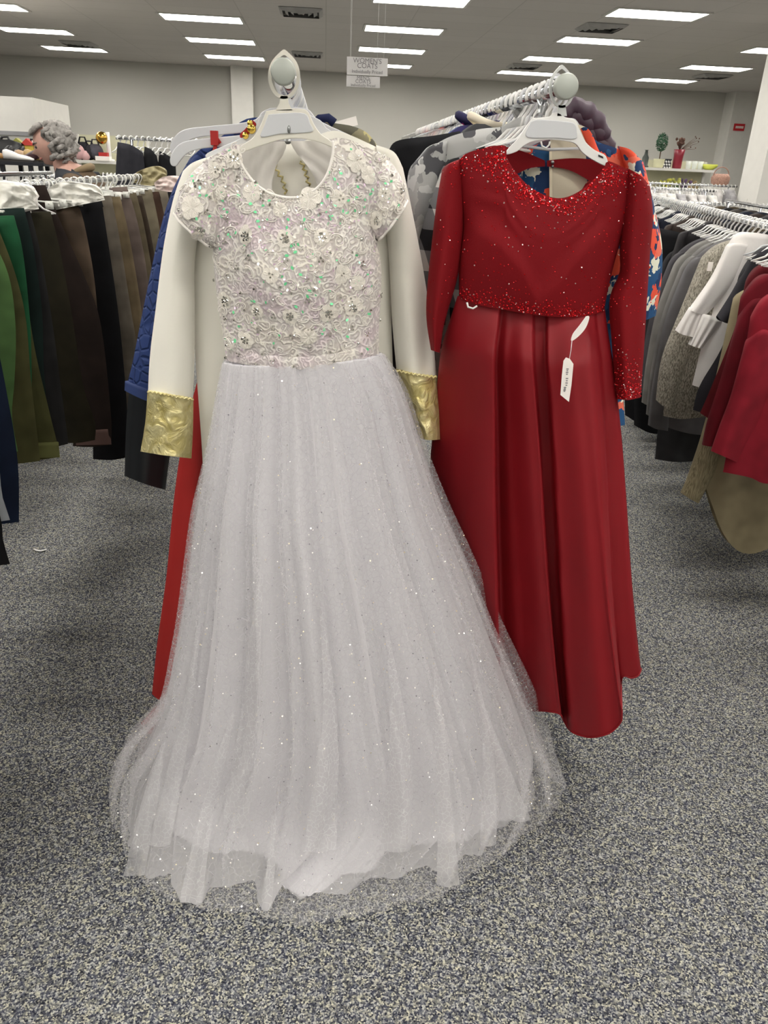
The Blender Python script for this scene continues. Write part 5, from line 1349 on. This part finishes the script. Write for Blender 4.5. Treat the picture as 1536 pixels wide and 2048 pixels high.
# upper shelf items behind the table: two colourful toys and black bag
bag = thing('handbag', 'slouchy black bag standing behind the shoes at far left', 'bag', W(12, 300, YT + .42))
MB().ball((W(12, 292, YT + .42).x, YT + .40, a.z + .09), .17, 14, 10, (1, .35, .55), nz=.35, ns=2, seed=2).obj('bag_body', plain('black_leather', (28, 28, 30), .45), bag)
MB().tube([W(-4, 290, YT + .42), W(4, 274, YT + .42), W(16, 274, YT + .42), W(22, 290, YT + .42)], .012, 8).obj('bag_handle', plain('black_leather', (28, 28, 30), .45), bag)
for lab, px, rgb, rgb2 in (('small red and yellow house-shaped ornament behind the shoes', 58, (190, 60, 50), (196, 170, 70)), ('small green ornament with a dark top behind the shoes', 38, (150, 150, 70), (40, 70, 50))):
    p = W(px, 300, YT + .44); t = thing('ornament', lab, 'ornament', (p.x, YT + .44, a.z))
    MB().box((p.x, YT + .44, a.z + .07), (.10, .06, .14)).obj('block', plain('orn_%d' % rgb2[0], rgb2, .6), t, smooth=False)
    MB().prism([(p.x - .07, YT + .40, a.z + .14), (p.x + .07, YT + .40, a.z + .14), (p.x, YT + .40, a.z + .20)], .08).obj('cap', plain('orn2_%d' % rgb[0], rgb, .6), t, smooth=False)
ck = thing('picture_frame', 'black and white framed picture behind the shoes', 'frame', W(72, 292, YT + .46))
p = W(73, 290, YT + .46); MB().box((p.x, YT + .46, a.z + .10), (.10, .02, .2)).obj('frame', M_DARKMETAL, ck, smooth=False); MB().box((p.x - .01, YT + .448, a.z + .10), (.05, .01, .17)).obj('picture', M_TAG, ck, smooth=False)
# wall shelf unit with boxes, lamp globe, black bags
def gondola(label, px0, px1, py_shelf, py_top, y, depth, mat):
    a, b = W(px0, py_shelf, y), W(px1, py_shelf, y); zt = W(px0, py_top, y + depth).z; zs = (a.z + b.z) / 2
    t = thing('shelf_unit', label, 'shelf', ((a.x + b.x) / 2, y + depth / 2, 0)); L = b.x - a.x; cx = (a.x + b.x) / 2
    MB().box((cx, y + depth - .02, zt / 2), (L, .04, zt)).obj('back_panel', mat, t, smooth=False)
    for z in (zs, zs - .42, zs - .84): MB().box((cx, y + depth / 2 - .02, z - .02), (L, depth - .04, .04)).obj('shelf_board', M_TRIM, t, smooth=False)
    for x in (a.x + .02, b.x - .02): MB().box((x, y + depth - .06, zt / 2), (.04, .04, zt)).obj('post', M_TRIM, t, smooth=False)
    return t, zs
M_PEG = plain('cream_pegboard', (196, 194, 166), .8, var=.03)
g1, zs = gondola('cream shelf unit against the far left with bags and boxes', 142, 290, 322, 268, 12.5, .45, M_PEG)
def on_shelf(name, label, cat, px, y, z): p = W(px, 310, y); return thing(name, label, cat, (p.x, y, z)), p.x
for i, (px, wd, hh, rgb, lab) in enumerate(((168, .22, .24, (34, 34, 38), 'black handbag at the left of the cream shelf'), (180, .24, .20, (44, 42, 46), 'charcoal handbag in the middle of the cream shelf'), (192, .22, .22, (78, 76, 84), 'grey patterned bag beside the gold globe lamp'))):
    t, x = on_shelf('handbag', lab, 'bag', px, 12.62, zs)
    MB().ball((x, 12.62, zs + hh / 2), .5, 12, 8, (wd, .2, hh), nz=.2, ns=2, seed=i).obj('bag_body', cloth('bag%d' % i, rgb), t)
    MB().tube([(x - wd * .3, 12.62, zs + hh * .8), (x - wd * .15, 12.62, zs + hh * 1.25), (x + wd * .15, 12.62, zs + hh * 1.25), (x + wd * .3, 12.62, zs + hh * .8)], .012, 6).obj('bag_handle', cloth('bag%d' % i, rgb), t)
t, x = on_shelf('table_lamp', 'brass globe lamp with a white stem on the cream shelf', 'lamp', 211, 12.6, zs)
MB().ball((x - .03, 12.6, zs + .30), .085, 16, 12).obj('globe', plain('brass', (190, 150, 70), .2, 1.0), t)
MB().tube([(x + .05, 12.62, zs), (x + .05, 12.62, zs + .38)], .03, 10).obj('stem', M_PLAST, t); MB().lathe([(.07, 0), (.07, .02), (.03, .03)], (x + .05, 12.62, zs)).obj('base', M_PLAST, t)
t, x = on_shelf('cardboard_box', 'flat white box with a red box on top on the cream shelf', 'box', 207, 12.56, zs)
MB().box((x, 12.55, zs + .03), (.2, .14, .06)).obj('carton', M_TAG, t, smooth=False); MB().box((x + .01, 12.55, zs + .085), (.12, .12, .05)).obj('red_carton', plain('red_box', (176, 40, 36), .5), t, smooth=False)
t, x = on_shelf('soft_toy', 'pink and white soft toy beside the shopper on the cream shelf', 'toy', 158, 12.55, zs)
for dx, dz, r in ((0, .10, .1), (-.08, .2, .07), (.09, .06, .07), (-.05, .28, .035)): MB().ball((x + dx, 12.55, zs + dz), r, 10, 8).obj('limb', plain('toy_pink', (210, 170, 170), .9) if dz < .15 else M_TAG, t)

# ================================================================== RIGHT RACK OF TOPS
PA, PB, ZR = Vector((1.42, 2.05, 0)), Vector((2.95, 7.3, 0)), 1.395
rail_rack('garment_rack', 'rack of tops and jackets at the right with a long row of white hangers', PA - (PB - PA) * .5, PB, ZR)
ang = math.atan2((PB - PA).y, (PB - PA).x) - PI / 2
for k in range(60):
    t = (k + .5) / 60; p = PA.lerp(PB, t)
    put_hanger(HG if k % 5 else HGG, (p.x, p.y, ZR), ang + R_.uniform(-.15, .15), 'white plastic hanger in the long row on the right-hand rack', 'hangers on the right-hand rack')
def pxgar(name, label, cat, Y, mat, body, sleeves=(), extra=None, df=.045, fold=None):
    b = body
    c = W(sum(p[0] for p in b[1]) / len(b[1]), max(p[1] for p in b[1]), Y)
    t = thing(name, label, cat, (c.x, Y, c.z))
    shell('body', b[0], b[1], b[2], b[3], Y, df, df, mat, t, fold or vfold(.010, 2.5, Y * 9, .4, Y * 3), 26, 28)
    for s in sleeves: shell('sleeve', s[0], s[1], s[2], s[3], Y - .02, .04, .035, s[4] if len(s) > 4 else mat, t, vfold(.006, 1.4, Y * 5, .5, Y), 16, 26)
    return t
M_BEI = cloth('beige_knit', (150, 138, 110)); M_RIB = knit_mat('beige_rib', (120, 110, 86), (168, 156, 126), 120, (3, 3, .15))
t = pxgar('knit_dress', 'long beige knit dress with rounded hem below the crimson coats', 'dress', 2.86, M_BEI,
      ([(1500, 560), (1560, 520), (1640, 560)], [(1408, 965), (1424, 1010), (1444, 1062), (1468, 1096), (1498, 1108), (1540, 1096), (1640, 1050)], [(1470, 700), (1430, 850)], [(1650, 800)]),
      [([(1466, 600), (1500, 580), (1530, 580)], [(1364, 985), (1380, 997), (1396, 1006)], [(1430, 760), (1400, 880)], [(1500, 760), (1440, 900)])])
shell('ribbed_cuff', [(1402, 885), (1424, 894), (1444, 905)], [(1362, 986), (1380, 998), (1397, 1007)], [(1384, 935)], [(1424, 955)], 2.832, .045, .04, M_RIB, t, None, 14, 10)
M_RC = [cloth('crimson%d' % i, c) for i, c in enumerate(((136, 28, 42), (92, 22, 28), (104, 18, 30), (96, 28, 30)))]
pxgar('swing_coat', 'bright crimson swing coat with flared sleeve at the right edge', 'coat', 2.52, M_RC[0], ([(1500, 640), (1560, 590), (1660, 640)], [(1446, 944), (1500, 955), (1540, 968), (1660, 960)], [(1480, 760), (1462, 860)], [(1670, 800)]),
      [([(1490, 690), (1530, 660), (1560, 680)], [(1422, 902), (1450, 914), (1476, 926)], [(1462, 790), (1440, 850)], [(1540, 800), (1500, 880)])])
pxgar('red_cardigan', 'deep red cardigan second from the right edge', 'cardigan', 2.66, M_RC[2], ([(1480, 600), (1545, 550), (1640, 600)], [(1424, 870), (1500, 880), (1640, 870)], [(1456, 740), (1434, 820)], [(1650, 740)]),
      [([(1476, 640), (1510, 600), (1550, 600)], [(1405, 890), (1420, 893), (1440, 893)], [(1440, 760), (1415, 840)], [(1530, 760), (1470, 850)])])
pxgar('red_blouse', 'dark red blouse beside the charcoal jacket', 'blouse', 2.78, M_RC[1], ([(1490, 570), (1540, 530), (1640, 580)], [(1400, 826), (1440, 846), (1520, 850), (1640, 840)], [(1468, 660), (1420, 780)], [(1650, 700)]), [])
pxgar('charcoal_jacket', 'charcoal jacket with short wide sleeves over the white blouse', 'jacket', 2.92, cloth('charcoal2', (44, 43, 48)), ([(1475, 560), (1530, 500), (1600, 500), (1660, 560)], [(1386, 820), (1440, 834), (1520, 840), (1640, 830)], [(1450, 680), (1400, 770)], [(1660, 700)]),
      [([(1490, 540), (1520, 508), (1560, 510)], [(1434, 632), (1446, 644), (1470, 650)], [(1466, 580)], [(1530, 600)])])
M_WB = plain('white_cotton', (232, 228, 224), .8, var=.03, bump=.15)
t = pxgar('white_blouse', 'white blouse with frilled cuffs in the middle of the right rack', 'blouse', 3.08, M_WB, ([(1452, 500), (1478, 470), (1504, 466), (1560, 476), (1640, 520)], [(1384, 770), (1420, 780), (1500, 790), (1640, 780)], [(1432, 600), (1404, 690)], [(1650, 640)]),
      [([(1448, 512), (1466, 488), (1500, 490)], [(1378, 618), (1392, 626), (1412, 630)], [(1420, 560)], [(1470, 560), (1440, 600)])])
shell('frill', [(1378, 614), (1394, 620), (1410, 626)], [(1350, 660), (1362, 668), (1376, 672), (1392, 676)], [], [], 3.055, .03, .02, M_WB, t, vfold(.012, 3, 1, .2), 20, 8)
shell('frill', [(1402, 626), (1430, 634), (1446, 640)], [(1376, 688), (1390, 694), (1404, 697)], [], [], 3.05, .03, .02, M_WB, t, vfold(.012, 3, 2, .2), 20, 8)
M_SPK = knit_mat('speckled_knit', (120, 116, 106), (190, 184, 170), 260)
t = pxgar('speckled_cardigan', 'speckled oatmeal cardigan with fringed edges on the right rack', 'cardigan', 3.25, M_SPK, ([(1400, 520), (1440, 492), (1490, 480), (1540, 500)], [(1326, 832), (1360, 838), (1392, 836), (1480, 830)], [(1366, 620), (1338, 740)], [(1530, 640)]),
      [([(1396, 534), (1424, 504), (1456, 500)], [(1312, 800), (1330, 815), (1346, 824)], [(1352, 640), (1322, 720)], [(1420, 640), (1370, 740)])])
MB().box(W(1420, 533, 3.16), (.02, .004, .035)).obj('label_tab', M_TAG, t, smooth=False)
for i, (Y, rgb, lab, sx) in enumerate(((3.45, (98, 96, 98), 'mid-grey jacket behind the speckled cardigan', 0), (3.65, (116, 114, 112), 'pewter grey jacket second behind the speckled cardigan', -14), (3.9, (124, 122, 118), 'light grey hooded top third behind the speckled cardigan', -34), (4.15, (72, 70, 74), 'dark grey cardigan beside the floral coat sleeve', -50), (4.45, (44, 43, 46), 'black cardigan beside the floral coat sleeve', -66))):
    s = 3.45 / Y
    f = lambda x, y: (1480 + sx - (1480 - x) * s, 430 + (y - 430) * s + (i * 1.5))
    P = lambda L: [f(*q) for q in L]
    pxgar('grey_jacket', lab, 'top', Y, cloth('grey_top%d' % i, rgb), (P([(1380, 530), (1416, 500), (1450, 484), (1480, 480), (1560, 510)]), P([(1320, 850), (1400, 870), (1520, 860)]), P([(1350, 640), (1326, 760)]), P([(1560, 640)])),
          [(P([(1366, 548), (1392, 520), (1420, 510)]), P([(1296, 850), (1312, 858), (1336, 862)]), P([(1330, 640), (1306, 760)]), P([(1400, 640), (1350, 760)]))])
pxgar('grey_coat', 'dark grey long coat tail hanging below the speckled cardigan', 'coat', 3.5, cloth('dk_grey', (58, 58, 60)), ([(1340, 700), (1400, 690), (1460, 700)], [(1310, 918), (1350, 924), (1392, 922), (1440, 915)], [(1320, 820)], [(1450, 800)]), [])
for i, (Y, px, lab) in enumerate(((4.6, 1290, 'black trousers between the red sleeve and the grey tops'), (4.9, 1268, 'black skirt just behind the red sleeve cuff'))):
    pxgar('black_trousers', lab, 'trousers', Y, M_BLACK, ([(px - 10, 470), (px + 30, 458), (px + 90, 470)], [(px - 22 + i * 4, 850 - i * 20), (px + 20, 868 - i * 20), (px + 90, 860 - i * 20)], [(px - 20, 640)], [(px + 95, 640)]), [])
# far right cross racks
for i, (Y, x0, x1, yy0, yy1, n, lab) in enumerate(((7.6, 1290, 1545, 392, 418, 30, 'third'), (9.4, 1290, 1432, 374, 379, 22, 'second'), (11.6, 1285, 1474, 362, 371, 24, 'farthest'))):
    a, b = W(x0, yy0 + 3, Y), W(x1, yy1 + 3, Y); b2 = Vector((b.x, Y, a.z))
    zz = (a.z + b.z) / 2
    rail_rack('garment_rack', lab + ' cross rack of white hangers beyond the right-hand rack', (a.x, Y), (b.x, Y), zz)
    hanger_row((a.x, Y), (b.x, Y), zz, n, 'white hanger on the ' + lab + ' cross rack at the right', 'hangers on the %s right cross rack' % lab, PI / 2)
    for k in range(7):
        tt = (k + .5) / 7; rgb = R_.choice([(206, 204, 200), (196, 192, 190), (160, 158, 160), (214, 212, 208)])
        coat('pale_shirt', 'pale top number %s from the left on the %s right cross rack' % (['one', 'two', 'three', 'four', 'five', 'six', 'seven'][k], lab), 'top', (a.x + (b.x - a.x) * tt, Y, zz), cloth('pale_%d' % rgb[0], rgb), .2, .65, .5, .05, PI / 2 + R_.uniform(-.1, .1), k + i * 7, collar=False, drop=.08, group='pale tops on the right cross racks')
# shelf with plants at the far right
g2, zs = gondola('pale shelf unit at the far right with plants and glassware', 1270, 1432, 337, 318, 14.0, .45, M_PEG)
def at(px, y=14.2): return W(px, 335, y).x
x = at(1316); t = thing('topiary', 'small round topiary tree in a cream pot on the far right shelf', 'plant', (x, 14.2, zs))
MB().lathe([(.07, 0), (.085, .02), (.095, .13), (.10, .14)], (x, 14.2, zs)).obj('pot', plain('cream_pot', (206, 204, 170), .6), t)
MB().tube([(x, 14.2, zs + .12), (x, 14.2, zs + .27)], .01, 6).obj('trunk', plain('bark', (80, 62, 46), .9), t)
rr = random.Random(2); mb = MB()
for k in range(420):
    d = Vector((rr.gauss(0, 1), rr.gauss(0, 1), rr.gauss(0, 1))).normalized(); p = Vector((x, 14.2, zs + .40)) + Vector((d.x * .10, d.y * .10, d.z * .15)) * rr.uniform(.7, 1)
    M3 = frame_of(d + Vector((rr.gauss(0, .5), rr.gauss(0, .5), rr.gauss(0, .5))), rr.uniform(0, 6)); mb.add([p + M3 @ Vector(q) for q in ((-.022, 0, 0), (0, -.009, .004), (.022, 0, 0), (0, .009, .004))], [(0, 1, 2, 3)])
o = mb.obj('foliage', plain('leaf_green', (38, 84, 56), .6, var=.3), t); o['kind'] = 'stuff'
x = at(1353); t = thing('vase', 'dark red vase with dried flowers on the far right shelf', 'vase', (x, 14.2, zs))
MB().lathe([(.07, 0), (.075, .02), (.08, .2), (.095, .30), (.085, .30), (.07, .05)], (x, 14.2, zs)).obj('vase_body', plain('oxblood', (128, 30, 46), .35), t)
mb = MB()
for k in range(26):
    a = rr.uniform(0, 2 * PI); e = rr.uniform(.15, .5) if k < 20 else .9; p0 = Vector((x, 14.2, zs + .28)); d = Vector((math.cos(a) * e, math.sin(a) * .3, 1)).normalized()
    if k >= 20: d = Vector((1, 0, .5 + .15 * (k - 20) - .3)).normalized()
    L = rr.uniform(.1, .2) * (1.9 if k >= 20 else 1); mb.tube([p0, p0 + d * L * .6, p0 + d * L + Vector((0, 0, -.02))], [.004, .004, .002], 5); mb.ball(p0 + d * L, .025 if k < 20 else .012, 6, 5)
mb.obj('dried_flowers', plain('dried', (92, 66, 56), .9, var=.4), t)
x = at(1331); t = thing('storage_tin', 'black and white patterned tin beside the topiary', 'tin', (x, 14.2, zs)); MB().box((x, 14.2, zs + .065), (.13, .1, .13)).obj('tin_body', check_mat('bw', (230, 230, 228), (120, 120, 120), (40, 40, 44), 22), t, smooth=False); MB().box((x, 14.2, zs + .137), (.135, .105, .015)).obj('lid', M_DARKMETAL, t, smooth=False)
x = at(1418); t = thing('fruit_bowl', 'yellow-green low bowl at the right end of the far shelf', 'bowl', (x, 14.2, zs)); MB().lathe([(.06, 0), (.13, .05), (.14, .09), (.12, .09), (.05, .02)], (x, 14.2, zs)).obj('bowl', plain('lime', (206, 214, 90), .4), t)
for k, px in enumerate((1376, 1388, 1400)):
    x = at(px); t = thing('drinking_glass', ['clear glass tumbler left of three', 'clear glass tumbler middle of three', 'clear glass tumbler right of three'][k] + ' on the far shelf', 'glass', (x, 14.2, zs), 'glass tumblers on the far right shelf')
    m = MATS.get('glass')
    if not m:
        m, nt, bs_ = node_mat('clear_glass'); bs_.inputs['Base Color'].default_value = (.85, .9, .85, 1); bs_.inputs['Roughness'].default_value = .1; bs_.inputs['Alpha'].default_value = .45; MATS['glass'] = m
    MB().lathe([(.04, 0), (.05, .13), (.045, .13), (.035, .01)], (x, 14.2, zs)).obj('tumbler', m, t)
x = at(1288); t = thing('lantern', 'small dark lantern at the left of the far right shelf', 'lantern', (x, 14.2, zs)); MB().lathe([(.07, 0), (.07, .02), (.05, .03), (.055, .15), (.03, .2), (.02, .26), (.035, .27)], (x, 14.2, zs)).obj('lantern_body', plain('dark_green_metal', (44, 52, 48), .5), t)
for i, (px, rgb, lab) in enumerate(((1336, (214, 210, 90), 'yellow flower bunch on the lower far shelf'), (1356, (196, 196, 110), 'pale yellow flower bunch on the lower far shelf'), (1376, (110, 88, 120), 'purple flower bunch on the lower far shelf'), (1394, (170, 150, 110), 'tan dried bunch on the lower far shelf'))):
    x = at(px, 14.1); t = thing('flower_bunch', lab, 'flowers', (x, 14.1, zs - .42)); mb = MB()
    for k in range(14): mb.ball((x + rr.uniform(-.09, .09), 14.1 + rr.uniform(-.05, .05), zs - .42 + rr.uniform(.12, .25)), rr.uniform(.02, .035), 7, 5)
    mb.obj('blossoms', plain('blossom%d' % i, rgb, .8, var=.2), t)
    mb = MB()
    for k in range(5): mb.tube([(x, 14.1, zs - .42), (x + rr.uniform(-.06, .06), 14.1, zs - .26)], .006, 5)
    mb.obj('stems', plain('leaf_green', (38, 84, 56), .6), t)
x = W(1441, 357, 13.4); t = thing('wicker_basket', 'round pinkish wicker basket by the corner pilaster', 'basket', (x.x, 13.4, x.z - .13))
MB().lathe([(.09, 0), (.14, .06), (.15, .14), (.11, .2), (.10, .2), (.13, .13), (.08, .02)], (x.x, 13.4, x.z - .13)).obj('basket_body', plain('wicker', (170, 132, 116), .8, var=.25, vscale=60, bump=.8, bscale=90), t)
MB().tube([(x.x + .13 * math.cos(a), 13.4, x.z + .04 + .13 * math.sin(a)) for a in [PI * k / 12 for k in range(13)]], .008, 6).obj('basket_handle', plain('wicker', (170, 132, 116), .8), t)
st = thing('display_stand', 'white plinth carrying the wicker basket', 'stand', (x.x, 13.4, 0)); MB().box((x.x, 13.4, (x.z - .13) / 2), (.36, .36, x.z - .13)).obj('plinth', M_TRIM, st, smooth=False); MB().box((x.x, 13.4, .03), (.40, .40, .06)).obj('plinth_base', M_TRIM, st, smooth=False)

# ------------------------------------------------------------------ scrap on the floor
p = WZ(80, 1101, .004); sc = thing('floor_scrap', 'small curved white plastic scrap lying on the carpet at left', 'scrap', p)
MB().tube([WZ(q[0], q[1], .005) for q in ((68, 1098), (74, 1101), (82, 1102), (93, 1099))], [.004, .007, .007, .004], 8, flat=.5).obj('plastic_strip', M_PLAST, sc)

# ================================================================== ADDED SECOND RAILS of the side racks, filler coats shading the floor
LX2 = LX - .62
rail_rack('garment_rack', 'added second rail of dark filler coats behind the trousers at the left', (LX2, 0.9), (LX2, 5.75), LZ)
darks = [(40, 38, 40), (54, 46, 42), (30, 34, 46), (66, 62, 58), (28, 28, 30), (74, 66, 52)]
dn_ = ['black', 'dark brown', 'navy', 'grey-brown', 'jet black', 'khaki-brown']
ords = ['first', 'second', 'third', 'fourth', 'fifth', 'sixth', 'seventh', 'eighth', 'ninth', 'tenth', 'eleventh', 'twelfth', 'thirteenth', 'fourteenth', 'fifteenth', 'sixteenth', 'seventeenth', 'eighteenth']
for k in range(16):
    coat('long_coat', '%s filler coat, %s from the near end of the added left rail' % (dn_[k % 6], ords[k]), 'coat', (LX2, 1.2 + k * .27, LZ), cloth('long_%d' % (k % 6), darks[k % 6]), .24, 1.02, .6, .07, R_.uniform(-.15, .15), k, collar=False, drop=.07, group='filler coats on the added left rail')
for k in range(4):
    coat('long_coat', '%s filler coat, %s added out of frame on the near left rail' % (dn_[k % 6], ords[k]), 'coat', (LX, .98 + k * .24, LZ), cloth('long_%d' % (k % 6), darks[k % 6]), .22, .98, .6, .07, R_.uniform(-.1, .1), k, collar=False, drop=.07, group='filler coats on the near left rail')  # unseen coats added so the near end of the rack shades the floor
dR = (PB - PA).normalized(); nR = Vector((dR.y, -dR.x, 0))
QA, QB = PA - dR * 1.0 + nR * .62, PB + nR * .62
rail_rack('garment_rack', 'added second rail of dark filler coats behind the right-hand tops', QA, QB, ZR)
for k in range(18):
    p = QA.lerp(QB, (k + .6) / 18)
    coat('long_coat', '%s filler coat, %s from the near end of the added right rail' % (dn_[k % 6], ords[k]), 'coat', (p.x, p.y, ZR), cloth('long_%d' % (k % 6), darks[k % 6]), .24, 1.0, .6, .07, ang + R_.uniform(-.1, .1), k, collar=False, drop=.07, group='filler coats on the added right rail')
for k in range(5):
    p = PA.lerp(PB, .42 + .12 * k)
    coat('long_coat', '%s long coat, %s from the near end among the grey jackets' % (dn_[k % 6], ords[k]), 'coat', (p.x + .06, p.y, ZR), cloth('long_%d' % (k % 6), darks[k % 6]), .2, .95, .6, .07, ang, k, collar=False, drop=.07, group='long coats among the grey jackets')
